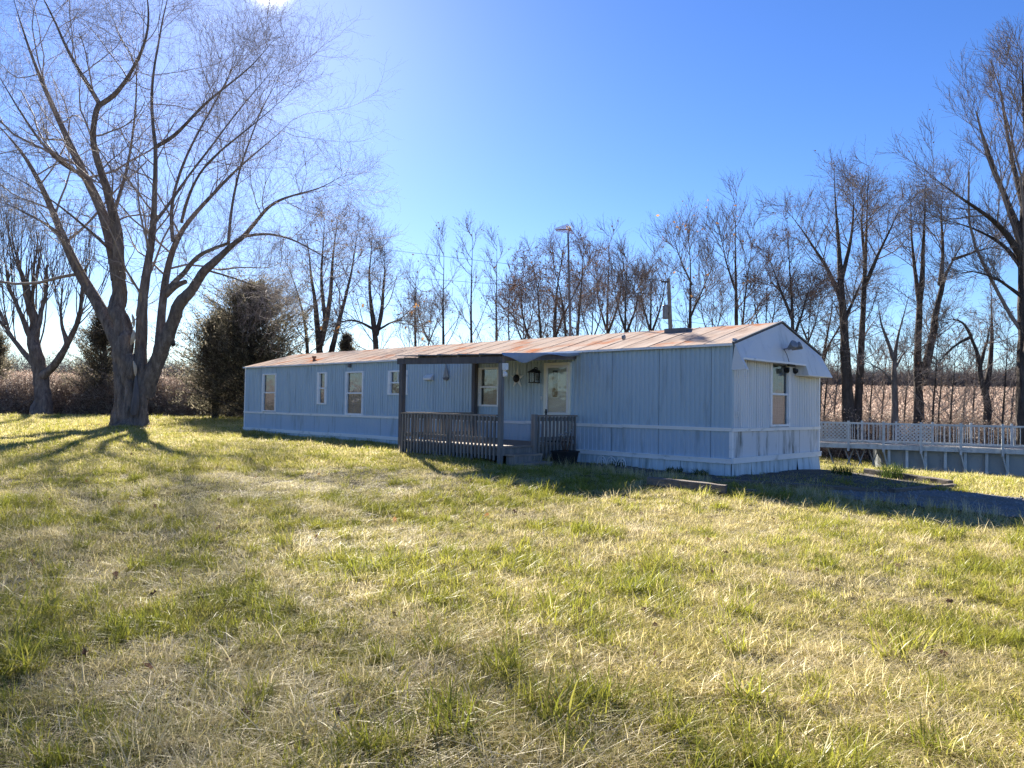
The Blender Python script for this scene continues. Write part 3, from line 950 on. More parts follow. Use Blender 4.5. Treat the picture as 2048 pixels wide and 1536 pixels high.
# things on and around the porch
sx, sz = wall(1034.5, 757, -.03)
st = MB(); c = (sx, -.035, sz)
ro, ri = .235, .095
pts = [(sx + (ro if k % 2 == 0 else ri) * math.sin(k * math.pi / 5), -.03, sz + (ro * 1.12 if k % 2 == 0 else ri) * math.cos(k * math.pi / 5)) for k in range(10)]
st.add(pts + [(sx, -.085, sz)], [(i, (i + 1) % 10, 10) for i in range(10)] + [tuple(range(10))])
star = thing('barn_star', 'pale five-pointed metal barn star with dark centre on the wall left of door', 'wall decor', (sx, -.03, sz - .2), HM)
st.build('star_body', m_pale, star)
MB().lathe((0, 0, 0), [(.0, .0), (.10, .0), (.10, .02), (.02, .05)], 16).build('center_wreath', m_black, star, off=(0, 0, 0)).matrix_local = Matrix.Translation((0, -.028, .2)) @ Matrix.Rotation(math.pi / 2, 4, 'X')
lx, lz = wall(1071, 752, -.1)
lan = thing('wall_lantern', 'black carriage lantern on the wall between the star and the door', 'lantern', (lx, -.03, lz - .17), HM)
MB().box(lx - .05, lx + .05, -.035, -.005, lz - .1, lz + .14).build('back_plate', m_black, lan)
mb = MB()
for a in (-.085, .085):
    for b in (-.23, -.06):
        mb.bar((lx + a, b, lz - .15), (lx + a * 1.1, b, lz + .08), .016, .016)
mb.box(lx - .1, lx + .1, -.245, -.045, lz - .17, lz - .15); mb.build('cage', m_black, lan)
MB().prism([(lx - .12, -.265, lz + .08), (lx + .12, -.265, lz + .08), (lx + .12, -.025, lz + .08), (lx - .12, -.025, lz + .08)], .012, (0, 0, 1)).add([(lx - .12, -.265, lz + .092), (lx + .12, -.265, lz + .092), (lx + .12, -.025, lz + .092), (lx - .12, -.025, lz + .092), (lx, -.145, lz + .19)], [(0, 1, 4), (1, 2, 4), (2, 3, 4), (3, 0, 4)]).build('lantern_roof', m_black, lan)
MB().box(lx - .08, lx + .08, -.225, -.065, lz - .145, lz + .075).build('lantern_glass', m_glass, lan)
MB().tube([(lx, -.02, lz + .06), (lx, -.05, lz + .2), (lx, -.14, lz + .2)], .012, 8).build('lantern_arm', m_black, lan)
ox, oz = wall(891, 746, -.04)
sb = thing('sailboat_ornament', 'small dark sailboat wall ornament right of the white exhaust vent', 'wall decor', (ox, -.02, oz - .2), HM)
MB().prism([(ox - .12, -.045, oz - .12), (ox - .07, -.045, oz - .19), (ox + .08, -.045, oz - .19), (ox + .13, -.045, oz - .12)], .03, (0, 1, 0)).build('hull', m_edge, sb)
MB().prism([(ox - .005, -.04, oz - .10), (ox + .12, -.04, oz - .10), (ox - .005, -.04, oz + .27)], .012, (0, 1, 0)).build('sail', m_steel, sb)
MB().prism([(ox - .02, -.04, oz - .10), (ox - .10, -.04, oz - .10), (ox - .02, -.04, oz + .15)], .012, (0, 1, 0)).build('sail', m_steel, sb)
MB().tube([(ox - .012, -.034, oz - .12), (ox - .012, -.034, oz + .29)], .007, 6).build('mast', m_edge, sb)

fx, fy = PT1 + .07, PV + .04
fl = thing('security_light', 'small white floodlight and sensor fixed high on the right porch post', 'floodlight', (fx - .06, fy, 2.08), HM)
MB().box(fx - .055, fx + .03, fy - .05, fy + .05, 2.24, 2.38).build('lamp_head', m_white, fl)
MB().lathe((fx + .0, fy, 2.10), [(.03, 0), (.042, .03), (.042, .07), (.02, .1)], 12).build('sensor', m_white, fl)
MB().box(fx - .055, fx - .02, fy - .03, fy + .03, 2.1, 2.3).build('mount', m_white, fl)

# flood light on the gable hood
gy, gz = gable(1577, 699, .26)
gl = thing('gable_floodlight', 'twin grey floodlight mounted on the gable hood above the end window', 'floodlight', (.24, gy, gz - .05), HM)
MB().lathe((0, 0, 0), [(.06, 0), (.06, .03), (.03, .05)], 14).build('mount_plate', m_steel, gl).matrix_local = Matrix.Translation((-.03, -.12, .05)) @ Matrix.Rotation(math.pi / 2, 4, 'Y')
for s in (-.12, .16):
    o = MB().lathe((0, 0, 0), [(.03, 0), (.045, .05), (.085, .17), (.09, .2), (.07, .21)], 16).build('lamp_head', m_steel, gl, smooth=False, off=(0, 0, 0))
    o.matrix_local = Matrix.Translation((.05, s * .6, .06)) @ Matrix.Rotation(math.radians(60), 4, 'Y') @ Matrix.Rotation(-s * 3.2, 4, 'X')
MB().tube([(.21, gy - .12, gz + .0), (.26, gy - .02, gz + .02), (.27, gy + .14, gz + .02)], .014, 8).build('bracket', m_steel, gl)
MB().tube([(.22, gy - .13, gz), (.27, gy - .10, gz - .12), (.315, gy - .09, zc + .02)], .007, 6).build('cable', m_black, gl)
hy, hz = gable(1586, 735, .2)
hl = thing('under_hood_lamp', 'dark twin horn lamp hanging under the gable hood beside the end window', 'lamp', (.16, hy, hz - .05), HM)
for s in (-1, 1):
    o = MB().lathe((0, 0, 0), [(.02, 0), (.03, .03), (.065, .12), (.055, .12)], 12).build('lamp_head', m_black, hl, off=(0, 0, 0))
    o.matrix_local = Matrix.Translation((0, s * .12, .03)) @ Matrix.Rotation(s * -math.radians(115), 4, 'X')
MB().box(.13, .19, hy - .14, hy + .14, zc - .055, zc - .012).build('bar', m_black, hl)

# black planter tub with a dried plant
bx, by = -3.35, -1.05
bz = gh(bx, by)
tub = thing('planter_tub', 'black square plastic planter tub with a dried plant beside the porch steps', 'planter', (bx, by, bz), HM)
v0, v1 = .17, .21
mb = MB(); mb.add([(bx - v0, by - v0, bz), (bx + v0, by - v0, bz), (bx + v0, by + v0, bz), (bx - v0, by + v0, bz), (bx - v1, by - v1, bz + .32), (bx + v1, by - v1, bz + .32), (bx + v1, by + v1, bz + .32), (bx - v1, by + v1, bz + .32)],
                  [(3, 2, 1, 0), (0, 1, 5, 4), (1, 2, 6, 5), (2, 3, 7, 6), (3, 0, 4, 7)]); mb.build('tub_body', m_black, tub)
MB().box(bx - .19, bx + .19, by - .19, by + .19, bz + .26, bz + .28).build('soil', m_soil, tub)
mb = MB()
for e in ((-.225, -.2), (.2, .225)):
    mb.box(bx + e[0], bx + e[1], by - .225, by + .225, bz + .29, bz + .325); mb.box(bx - .2, bx + .2, by + e[0], by + e[1], bz + .29, bz + .325)
mb.build('rim', m_black, tub)
mb = MB(); mh = MB()
for i in range(12):
    a = R.uniform(0, 6.28); r_ = R.uniform(.03, .16); h = R.uniform(.3, .52)
    q = (bx + r_ * math.cos(a), by + r_ * math.sin(a), bz + .28 + h)
    mb.tube([(bx + .3 * r_ * math.cos(a), by + .3 * r_ * math.sin(a), bz + .27), (bx + .8 * r_ * math.cos(a), by + .8 * r_ * math.sin(a), bz + .28 + h * .6), q], [.006, .005, .003], 5)
    mh.lathe(q, [(.008, -.02), (.028, 0), (.008, .02)], 6)
mb.build('plant_stems', m_dead, tub); mh.build('seed_heads', m_curtain2, tub)

# scalloped edging pieces
for i in range(3):
    ex, ey = -2.9 + i * .26, -.32 + R.uniform(-.04, .04); ez = gh(ex, ey)
    e = thing('garden_edging', ['white scalloped wire edging by the skirting, nearest the porch', 'white scalloped wire edging by the skirting, middle of three', 'white scalloped wire edging by the skirting, furthest from the porch'][i], 'garden edging', (ex, ey, ez), HM, 'scalloped edging by the skirting')
    arc = lambda r_, k=12: [(ex + r_ * math.cos(math.pi * j / k), ey, ez + .05 + r_ * 1.3 * math.sin(math.pi * j / k)) for j in range(k + 1)]
    MB().tube(arc(.12), .011, 6).build('outer_hoop', m_white, e); MB().tube(arc(.07), .009, 6).build('inner_hoop', m_white, e)
    for s in (-.12, 0, .12):
        MB().tube([(ex + s, ey, ez - .08), (ex + s, ey, ez + .06 + (.15 if s == 0 else 0))], .009, 6).build('stake', m_white, e)


def timber(name, label, p, q, w_, h_, lift=0.0, cat='timber', group='landscape timbers'):
    zp, zq = g1(*p[:2]), g1(*q[:2])
    a = np.array([p[0], p[1], zp + h_ / 2 + lift]); b = np.array([q[0], q[1], zq + h_ / 2 + lift])
    n = 9; d = unit(b - a); sd = unit(np.cross(d, [0, 0, 1])); up = np.cross(sd, d)
    v = []; ch = .2
    prof = [(-1, -1 + ch), (-1 + ch, -1), (1 - ch, -1), (1, -1 + ch), (1, 1 - ch), (1 - ch, 1), (-1 + ch, 1), (-1, 1 - ch)]
    for i in range(n + 1):
        c_ = a + (b - a) * i / n
        for pa, pb in prof:
            v.append(c_ + sd * (pa * w_ / 2 + R.uniform(-.006, .006)) + up * (pb * h_ / 2 + R.uniform(-.006, .006)))
    f = [(8 * i + k, 8 * i + (k + 1) % 8, 8 * i + 8 + (k + 1) % 8, 8 * i + 8 + k) for i in range(n) for k in range(8)]
    f += [tuple(range(8))[::-1], tuple(8 * n + k for k in range(8))]
    return solo(name, MB().add(v, f), m_timber, label, cat, tuple(a - np.array([0, 0, h_ / 2])), None, group)


def gp(px, py, lift=0.0):          # pixel -> ground point
    d = ray(px, py); s = 3.0
    for _ in range(4000):
        p = d * s
        if p[2] + CAMZ < g1(p[0], p[1]) + lift: break
        s += .02
    return p[0], p[1]


TIMB = [(gp(1296, 973), gp(1452, 991)), (gp(1462, 981), gp(1530, 988))]
timber('landscape_timber', 'grey weathered landscape timber lying in the grass in front of the skirting', gp(1296, 973), gp(1452, 991), .15, .14, .03)
timber('short_timber', 'short reddish board end lying past the weathered timber', gp(1462, 981), gp(1530, 988), .09, .05)
timber('bed_timber', 'dark bed timber running from the near corner along the raised bed', hw(.35, -1.0), hw(2.6, .75), .12, .09)
timber('bed_timber', 'bed timber on the outer side of the raised bed by the gable', hw(2.68, .85), hw(3.1, 3.2), .12, .10)
timber('bed_timber', 'end timber of the raised bed nearest the pool', hw(3.0, 3.32), hw(1.0, 4.4), .13, .16)

# ------------------------------------------------------------------ pool with deck
A_ = P(1600, 884, 32.4); B_ = P(2048, 898.5, 28.8)
pd = unit(np.array([B_[0] - A_[0], B_[1] - A_[1]])); pang = math.atan2(pd[1], pd[0])
PZ = float((A_[2] + B_[2]) / 2)
pf0 = np.array([A_[0], A_[1]])
PM = Matrix.Translation((A_[0], A_[1], 0)) @ Matrix.Rotation(pang, 4, 'Z')
PMI = np.array(PM.inverted())


def ppx(px, py=880):               # pixel -> distance along the deck front
    d = ray(px, py); ol = PMI @ np.array([0, 0, CAMZ, 1]); dl = PMI @ np.append(d, 0)
    k = -ol[1] / dl[1]
    return ol[0] + dl[0] * k


def pg(x, y):
    p = PM @ Vector((x, y, 0)); return g1(p.x, p.y)


FH = .87
xe = ppx(2048) + 5.0
deck = thing('pool_deck', 'white weathered pool deck with railing, lattice and braced legs beside the driveway', 'deck', (xe / 2, 0, pg(xe / 2, 0)), PM)
DW = 1.35
x = -.6; k = 0
while x < xe:
    MB().box(x + .004, x + .136, .0, DW, PZ - .035, PZ + R.uniform(-.003, .003)).build('deck_board', m_greywood, deck)
    x += .14
MB().box(-.6, xe, -.045, -.004, PZ - .19, PZ + .0).build('fascia', m_poolwhite, deck)
MB().box(-.6, xe, DW + .004, DW + .045, PZ - .19, PZ + .0).build('fascia', m_poolwhite, deck)
posts = [-.5, ppx(1697), ppx(1767), ppx(1842), ppx(1921.5), ppx(2005)]
while posts[-1] + 1.75 < xe: posts.append(posts[-1] + 1.75)
for yy, side in ((-.09, 0), (DW + .09, 1)):
    pl = posts if side == 0 else [p_ + .45 for p_ in posts]
    for i, p_ in enumerate(pl):
        MB().box(p_ - .045, p_ + .045, yy - .045, yy + .04, PZ - .3, PZ + FH + .07).build('rail_post', m_poolwhite, deck)
        if i + 1 < len(pl):
            a, b = p_ + .045, pl[i + 1] - .045
            MB().box(a, b, yy - .02, yy + .02, PZ + FH - .06, PZ + FH - .005).build('top_rail', m_poolwhite, deck)
            MB().box(a, b, yy - .02, yy + .02, PZ + .07, PZ + .12).build('bottom_rail', m_poolwhite, deck)
            lat = (side == 0 and i == 0) or (side == 1 and i == 2)
            if lat:
                mb = MB(); hgt = FH - .19; z0 = PZ + .12; Lx = b - a
                s = -hgt
                while s < Lx:
                    for sg in (1, -1):
                        u0, u1 = max(0, s), min(Lx, s + hgt)
                        if u1 - u0 > .03:
                            za, zb = (u0 - s), (u1 - s)
                            if sg < 0: za, zb = hgt - za, hgt - zb
                            mb.bar((a + u0, yy + .006 * sg, z0 + za), (a + u1, yy + .006 * sg, z0 + zb), .010, .042, up=(0, 0, 1))
                    s += .15
                o = mb.build('lattice', m_poolwhite, deck); o['kind'] = 'stuff'
            else:
                nbal = max(3, round((b - a) / (.20 if side == 0 else .16)))
                for q in range(nbal):
                    c_ = a + (b - a) * (q + .5) / nbal
                    MB().box(c_ - .013, c_ + .013, yy - .013, yy + .013, PZ + .12, PZ + FH - .06).build('baluster', m_poolwhite, deck)
x = -.2
for i, lx_ in enumerate([ppx(1664), ppx(1698), ppx(1721), ppx(1747), ppx(1766)]):
    z = pg(lx_, .3)
    MB().bar((lx_ - .25, .35, PZ - .04), (lx_ + .12, .1 + .05 * i, z - .05), .045, .09, up=(0, 1, 0)).build('brace_leg', m_greywood, deck)
    if i in (1, 2, 3):
        MB().bar((lx_ + .22, .4, PZ - .04), (lx_ - .14, .16, z - .05), .045, .09, up=(0, 1, 0)).build('brace_leg', m_greywood, deck)
for p_ in posts[2:]:
    z = pg(p_, .3)
    MB().bar((p_, -.06, PZ - .25), (p_ + .22, .18, z - .05), .05, .08, up=(0, 1, 0)).build('brace_leg', m_poolwhite, deck)

pxs = ppx(1776); pxe = xe - .2
pool = thing('above_ground_pool', 'grey above-ground pool wall with white uprights under the deck', 'pool', ((pxs + pxe) / 2, 2, pg((pxs + pxe) / 2, .5)), PM)
Lp = pxe - pxs; nseg = 40
outl = []
for i in range(nseg + 1):          # long oval: front run, round end, back run
    s = i / nseg; outl.append((pxs + Lp * s, .35 - .12 * math.sin(math.pi * s)))
outl += [(pxe + .6, 1.0), (pxe + .8, 1.8), (pxe + .5, 2.7), (pxe, 3.2), (pxs, 3.2), (pxs - .5, 2.7), (pxs - .6, 1.8), (pxs - .4, 1.0)]
z0s = [pg(a, b) - .1 for a, b in outl]
mb = MB(); n = len(outl)
mb.add([(a, b, z) for (a, b), z in zip(outl, z0s)] + [(a, b, PZ - .06) for a, b in outl], [(i, (i + 1) % n, (i + 1) % n + n, i + n) for i in range(n)])
mb.build('pool_wall', m_pool, pool, smooth=False)
MB().prism([(a, b, PZ - .16) for a, b in outl], .01, (0, 0, 1)).build('pool_cover', m_black, pool)
for u in [1778, 1814, 1851.5, 1891, 1931, 1974, 2015.6]:
    a = ppx(u, 915); z = pg(a, .2)
    MB().box(a - .05, a + .05, .08, .22, z - .06, PZ - .2).build('upright', m_poolwhite, pool)

# ------------------------------------------------------------------ antenna, utility pole, wires
ab = P(1141, 675, 23.5); at_ = P(1136, 466, 23.5); gz0 = g1(ab[0], ab[1])
ant = thing('tv_antenna', 'rusty television antenna on a tall thin mast behind the home', 'antenna', (ab[0], ab[1], gz0))
MB().tube([(ab[0], ab[1], gz0 - .1), tuple(ab), tuple(at_)], [.045, .04, .026], 8).build('mast', m_post, ant)
b0, b1 = P(1112, 460, 23.6), P(1142, 458.5, 23.2)
MB().bar(b0, b1, .03, .03).build('boom', m_rust, ant)
for i in range(12):
    s = i / 11; c_ = b0 * (1 - s) + b1 * s; hl_ = .12 + .26 * s
    MB().tube([c_ + np.array([-.25, -.9, .05]) * hl_ * 1.6, c_ + np.array([.25, .9, -.05]) * hl_ * 1.6], .011, 5).build('element', m_rust, ant)
for s in (.75, .88, .98):
    c_ = b0 * (1 - s) + b1 * s
    MB().bar(c_ + np.array([0, -.3, -.1]), c_ + np.array([0, .3, .16]), .02, .06).build('reflector', m_rust, ant)

pb, pt = P(1341, 660, 44), P(1337, 557, 44); pz0 = g1(pb[0], pb[1])
up_ = thing('utility_pole', 'weathered wooden utility pole with a grey transformer can above the roof', 'utility pole', (pb[0], pb[1], pz0))
bot = pb + (pb - pt) / (pt[2] - pb[2]) * (pb[2] - pz0 + .3)
MB().tube([bot, pb, pt], [.16, .125, .1], 12).build('pole_shaft', m_greywood, up_)
ca = P(1322, 563.5, 43.9); MB().bar(ca, P(1337, 563.5, 43.9), .09, .10).build('crossarm', m_post, up_)
MB().lathe(tuple(ca), [(.03, .05), (.05, .1), (.03, .17)], 10).build('insulator', m_steel, up_)
tc = P(1330.5, 638, 43.85); MB().lathe(tuple(tc), [(.15, 0), (.165, .03), (.165, .74), (.17, .76), (.12, .82)], 20).build('transformer', m_steel, up_)
MB().lathe(tuple(tc + np.array([-.04, 0, .8])), [(.025, 0), (.04, .06), (.03, .2), (.015, .26)], 8).build('bushing', m_steel, up_)
MB().bar(P(1331, 627, 43.9), P(1340, 627, 43.95), .05, .14).build('bracket', m_post, up_)
MB().box(*[c for ab_ in zip(P(1314.5, 615, 43.9) + np.array([-.05, -.04, -.22]), P(1314.5, 615, 43.9) + np.array([.05, .04, .06])) for c in ab_]).build('fuse_cutout', m_steel, up_)


m_wire = M('wire', [(.3, (.02, .02, .02)), (.7, (.03, .03, .03))], 3, rough=1, spec=0)


def wire(label, p, q, sag, group='power lines'):
    p, q = np.array(p), np.array(q)
    pts = [p + (q - p) * s - np.array([0, 0, 4 * sag * s * (1 - s)]) for s in np.linspace(0, 1, 25)]
    solo('power_line', MB().tube(pts, .012, 5), m_wire, label, 'power line', tuple(p), None, group)


wire('upper power line running left from the utility pole above the trees', P(1322, 561, 43.9), P(300, 436, 70), .2)
wire('lower power line running left from the utility pole through the trees', P(1337, 590, 43.9), P(300, 498, 70), .4)
wire('power line running right from the utility pole behind the right-hand trees', P(1341, 640, 44), P(2300, 712, 50), .3)

# ------------------------------------------------------------------ trees
def tube_mesh(name, levels, mat, sides, org):
    parts = [tubes(p, r, s) for (p, r), s in zip(levels, sides)]
    v, f = merge(parts)
    me = np_mesh(name, v - np.asarray(org), f); me.materials.append(mat)
    return me


def bark_tubes(PL_, RL_, K2=56, n=26, amp=1.0):
    """tubes with lumps and furrowed bark relief"""
    B, K, _ = PL_.shape
    s0 = np.linspace(0, 1, K); s1 = np.linspace(0, 1, K2)
    Pq = np.stack([np.stack([np.interp(s1, s0, PL_[b, :, k]) for k in range(3)], 1) for b in range(B)])
    for _ in range(3): Pq[:, 1:-1] = Pq[:, 1:-1] * .5 + (Pq[:, :-2] + Pq[:, 2:]) * .25
    Rq = np.stack([np.interp(s1, s0, RL_[b]) for b in range(B)])
    v, f = tubes(Pq, Rq, n)
    c = np.repeat(Pq.reshape(-1, 3), n, 0); d = v - c
    th = np.tile(np.linspace(0, 2 * np.pi, n, endpoint=False), B * K2); z = c[:, 2] + c[:, 0] * .7; rr = np.repeat(Rq.ravel(), n)
    k = 1 + amp * (.10 * np.sin(2 * th + z * 1.3) * np.sin(z * 1.7 + 1) + .07 * np.abs(np.sin(3.5 * th + 1.1 * np.sin(z * 1.9))) + .05 * np.abs(np.sin(8 * th + 1.7 * np.sin(z * 3.1) + z * .4)) + .035 * np.sin(z * 6.3 + 3 * th) + .04 * rng.normal(size=len(th)))
    return c + d * k[:, None], f


def leaf_mesh(name, pts, size, mat, org, aspect=.6, tone=True):
    n = len(pts)
    a = unit(rng.normal(size=(n, 3))); b = unit(np.cross(a, rng.normal(size=(n, 3))))
    s = size * (.6 + .8 * rng.random((n, 1)))
    v = np.stack([pts - a * s, pts + b * s * aspect, pts + a * s, pts - b * s * aspect], 1).reshape(-1, 3) - np.asarray(org)
    f = np.arange(4 * n).reshape(n, 4)
    me = np_mesh(name, v, f, False); me.materials.append(mat)
    if tone:
        at = me.attributes.new('tone', 'FLOAT', 'FACE'); at.data.foreach_set('value', rng.random(n).astype(np.float32))
    return me


def tree(name, label, Y, limbs, levels, bark=None, twig=None, K=12, leaves=0, leaf_mat=None, leaf_size=.05, cat='tree', group=None,
         trunk_n=1, spread=.25, wound=False, leaf_zone=None, sink=True):
    """limbs: list of (pixel points, r0 m, r1 m, depth slope); the first trunk_n become the trunk part."""
    bark = bark or m_bark; twig = twig or m_twig
    if group == 'bare trees behind the pool':
        Y += 6.0; limbs = [(l[0], l[1] * 1.18, l[2] * 1.1) + tuple(l[3:]) for l in limbs]
    PL, RL = [], []
    for i, lm in enumerate(limbs):
        pts, r0, r1 = lm[:3]; ds = lm[3] if len(lm) > 3 else (rng.uniform(-spread, spread) if i >= trunk_n else 0.0)
        w3 = [P(px, py, Y) for px, py in pts]
        base = w3[0]; acc = 0
        out = [w3[0]]
        dy0 = lm[4] if len(lm) > 4 else 0.0
        for a_, b_, (px, py) in zip(w3[:-1], w3[1:], pts[1:]):
            acc += np.linalg.norm(b_ - a_) * ds
            out.append(P(px, py, Y + acc))
        if i == 0 and sink:
            gb = out[0].copy(); gb[2] = g1(gb[0], gb[1]) - .12
            if gb[2] < out[0][2] - .05: out.insert(0, gb)
            else: out[0][2] = gb[2]
        q = resample(out, K)
        q[1:-1] += rng.normal(size=(K - 2, 3)) * r1 * .5
        PL.append(q); RL.append(np.linspace(1, 0, K) ** (1.0 if i < trunk_n else 1.45) * (r0 - r1 * .8) + r1 * .8)
    PL, RL = np.array(PL), np.array(RL)
    for q in RL:
        if q[-1] < .05: q[-4:] *= np.array([.85, .65, .45, .25])
    if sink:
        RL[0][0] *= 1.35; RL[0][1] *= 1.08
    org = (PL[0, 0, 0], PL[0, 0, 1], PL[0, 0, 2] + .1)
    t = thing(name, label, cat, org, None, group)
    v, f = bark_tubes(PL[:trunk_n], RL[:trunk_n])
    me = np_mesh('trunk', v - np.array(org), f); me.materials.append(bark); link('trunk', me, None, t)
    lv = []
    if len(PL) > trunk_n:
        v, f = bark_tubes(PL[trunk_n:], RL[trunk_n:], 24, 12, .6)
        me = np_mesh('limbs', v - np.array(org), f); me.materials.append(bark); link('limbs', me, None, t)
    cur = [(PL, RL)]
    all_last = None
    for L in levels:
        src = cur[-1 - L.get('back', 0)]
        if L.get('skip'): src = (src[0][L['skip']:], src[1][L['skip']:])
        seglen = np.linalg.norm(np.diff(src[0], axis=1), axis=2).sum(1)
        ln = L['len'] if not L.get('rel') else seglen * L['len']
        c = grow(src[0], src[1], L['n'], L.get('f0', .25), L.get('f1', 1.0), L.get('ang', (30, 60)), ln, L.get('K', 5), L.get('trop', .12),
                 L.get('jit', .12), L.get('rr', .5), L.get('rmin', .008), L.get('fall', .5), L.get('tip', .4))
        cur.append(c); lv.append((c[0], c[1], L.get('s', 3)))
    v, f = merge([tubes(a, b, s) for a, b, s in lv])
    me = np_mesh('crown', v - np.array(org), f); me.materials.append(twig); link('crown', me, None, t)
    if leaves:
        last = cur[-1][0].reshape(-1, 3)
        if leaf_zone is not None: last = last[leaf_zone(last)]
        if len(last) > 4:
            pk = last[rng.integers(0, len(last), leaves)] + rng.normal(size=(leaves, 3)) * .06
            link('dead_leaves', leaf_mesh('dead_leaves', pk, leaf_size, leaf_mat or m_dead, org), None, t)
    return t, cur


# --- the big silver maple on the left
BIG = [
    ([(262, 856), (263, 800), (264, 745), (258, 690), (246, 640), (238, 590), (235, 530)], .52, .27),
    ([(290, 790), (305, 745), (326, 700), (336, 665), (347, 628), (375, 583), (412, 540), (457, 492), (486, 474)], .34, .085, -.25),
    ([(236, 560), (232, 510), (217, 440), (192, 392), (170, 352), (138, 285), (111, 223), (82, 165), (48, 70), (20, -30)], .25, .035, .2),
    ([(240, 560), (238, 500), (229, 422), (212, 370), (199, 328), (187, 290), (183, 250), (199, 207)], .24, .12, -.2),
    ([(199, 210), (225, 197), (245, 178), (270, 130), (293, 88), (300, 20), (282, -60)], .10, .03, -.3),
    ([(199, 208), (180, 172), (158, 140), (135, 100), (117, 60), (95, 10), (60, -50)], .09, .03, .2),
    ([(250, 720), (228, 650), (193, 603), (160, 555), (141, 520), (124, 470), (100, 405), (84, 370), (50, 305), (0, 252), (-40, 215)], .32, .04, .3),
    ([(278, 760), (282, 700), (282, 640), (284, 590), (296, 548), (303, 500), (306, 450), (312, 380), (313, 330), (311, 293)], .27, .09, .0),
    ([(311, 294), (302, 240), (303, 190), (306, 140), (318, 80), (330, 20), (345, -50)], .075, .025, .3),
    ([(311, 294), (346, 281), (378, 240), (410, 205), (455, 170), (498, 142), (535, 95), (560, 65)], .075, .02, -.1),
    ([(318, 700), (322, 640), (326, 590), (330, 550), (346, 480), (354, 455), (366, 444), (398, 422), (430, 385), (457, 352), (500, 310), (545, 285), (590, 235)], .19, .025, .25),
    ([(346, 482), (338, 430), (346, 380), (372, 310), (400, 255), (440, 190), (470, 130), (490, 70)], .08, .02, .4),
    ([(330, 590), (348, 566), (372, 540), (396, 512), (420, 497), (457, 486)], .12, .07, -.4),
    ([(457, 486), (460, 440), (464, 410), (480, 328), (508, 262), (530, 200), (570, 140)], .06, .02, .2),
    ([(486, 474), (505, 455), (535, 410), (575, 392), (633, 381), (665, 365), (692, 345)], .085, .018, -.3),
    ([(486, 474), (520, 466), (560, 470), (600, 485), (650, 515), (690, 540)], .06, .018, -.5),
    ([(412, 540), (450, 420 + 130), (520, 575), (575, 600)], .045, .012, -.7),
    ([(124, 470), (80, 440), (40, 420), (-10, 400)], .07, .02, -.4),
    ([(170, 352), (120, 330), (70, 270), (20, 190), (-20, 120)], .08, .02, -.35),
    ([(229, 422), (250, 360), (262, 300), (270, 240), (275, 150), (262, 60)], .07, .02, .5),
    ([(232, 510), (190, 470), (130, 420), (60, 370), (0, 340)], .07, .02, -.6),
    ([(363, 445), (372, 400), (400, 340), (452, 290), (520, 240), (575, 190)], .06, .018, -.5),
    ([(306, 450), (345, 400), (375, 350), (420, 300), (460, 240), (520, 170), (570, 110)], .06, .018, .1),
]
maple, _c = tree('silver_maple', 'huge bare silver maple with split trunk and wide pale crown on the left lawn', 30.5, BIG, [
    dict(n=12, len=.42, rel=True, skip=2, f0=.2, ang=(28, 70), K=8, trop=.05, jit=.14, rr=.38, rmin=.011, s=5, fall=.3),
    dict(n=8, len=2.0, f0=.12, ang=(25, 60), K=6, trop=.04, jit=.15, rr=.5, rmin=.0055, s=3, fall=.4),
    dict(n=6, len=1.0, f0=.1, ang=(25, 65), K=4, trop=.04, jit=.16, rr=.7, rmin=.0036, s=3, fall=.35),
    dict(n=2, len=.5, f0=.3, ang=(25, 55), K=3, trop=.04, jit=.16, rr=.7, rmin=.0026, s=3, fall=.3),
    ], m_bark_pale, m_twig_pale, K=16, trunk_n=2, spread=.3)
# split trunk: buttresses, hollow scar, stubs
org = ORG[maple.name]
parts = []
for px, w0, w1, top in ((243, .26, .23, 640), (283, .27, .20, 700), (262, .30, .2, 720)):
    q = resample([P(px - 4, 858, 30.35), P(px, 800, 30.3), P(px + (px - 262) * .1, 760, 30.25), P(px - 2, top, 30.35)], 14)
    q += rng.normal(size=q.shape) * .015
    parts.append(bark_tubes(q[None], (np.linspace(w0, w1, 14) * np.r_[1.5, 1.2, 1.05, np.ones(11)])[None], 40, 22))
v, f = merge(parts); me = np_mesh('trunk_flare', v - np.array(org), f); me.materials.append(m_bark_pale); link('trunk_flare', me, None, maple)
q = resample([P(268, 830, 29.87), P(272, 790, 29.88), P(273, 765, 29.95), P(272, 745, 30.05)], 10)
v, f = tubes(q[None], (np.array([.10, .15, .15, .14, .13, .11, .09, .07, .05, .03]))[None], 10); me = np_mesh('trunk_hollow', v - np.array(org), f); me.materials.append(m_post); link('trunk_hollow', me, None, maple)
for a, b, r_ in (((271, 752), (267, 722), .06), ((262, 690), (268, 660), .08), ((268, 655), (264, 628), .05)):
    q = resample([P(*a, 29.92), P((a[0] + b[0]) / 2 + 2, (a[1] + b[1]) / 2, 29.88), P(*b, 29.95)], 7)
    v, f = tubes(q[None], (np.sin(np.linspace(.15, 3.0, 7)) * r_ + .01)[None], 8); me = np_mesh('bare_wood_scar', v - np.array(org), f); me.materials.append(m_wound); link('bare_wood_scar', me, None, maple)
for pts, r_ in (([(330, 590), (352, 570), (372, 563)], .16), ([(338, 676), (345, 682), (347, 690)], .15)):
    q = resample([P(a, b, 30.2 - .1 * i) for i, (a, b) in enumerate(pts)], 7)
    v, f = tubes(q[None], np.linspace(r_, r_ * .55, 7)[None], 9); me = np_mesh('broken_stub', v - np.array(org), f); me.materials.append(m_bark_pale); link('broken_stub', me, None, maple)

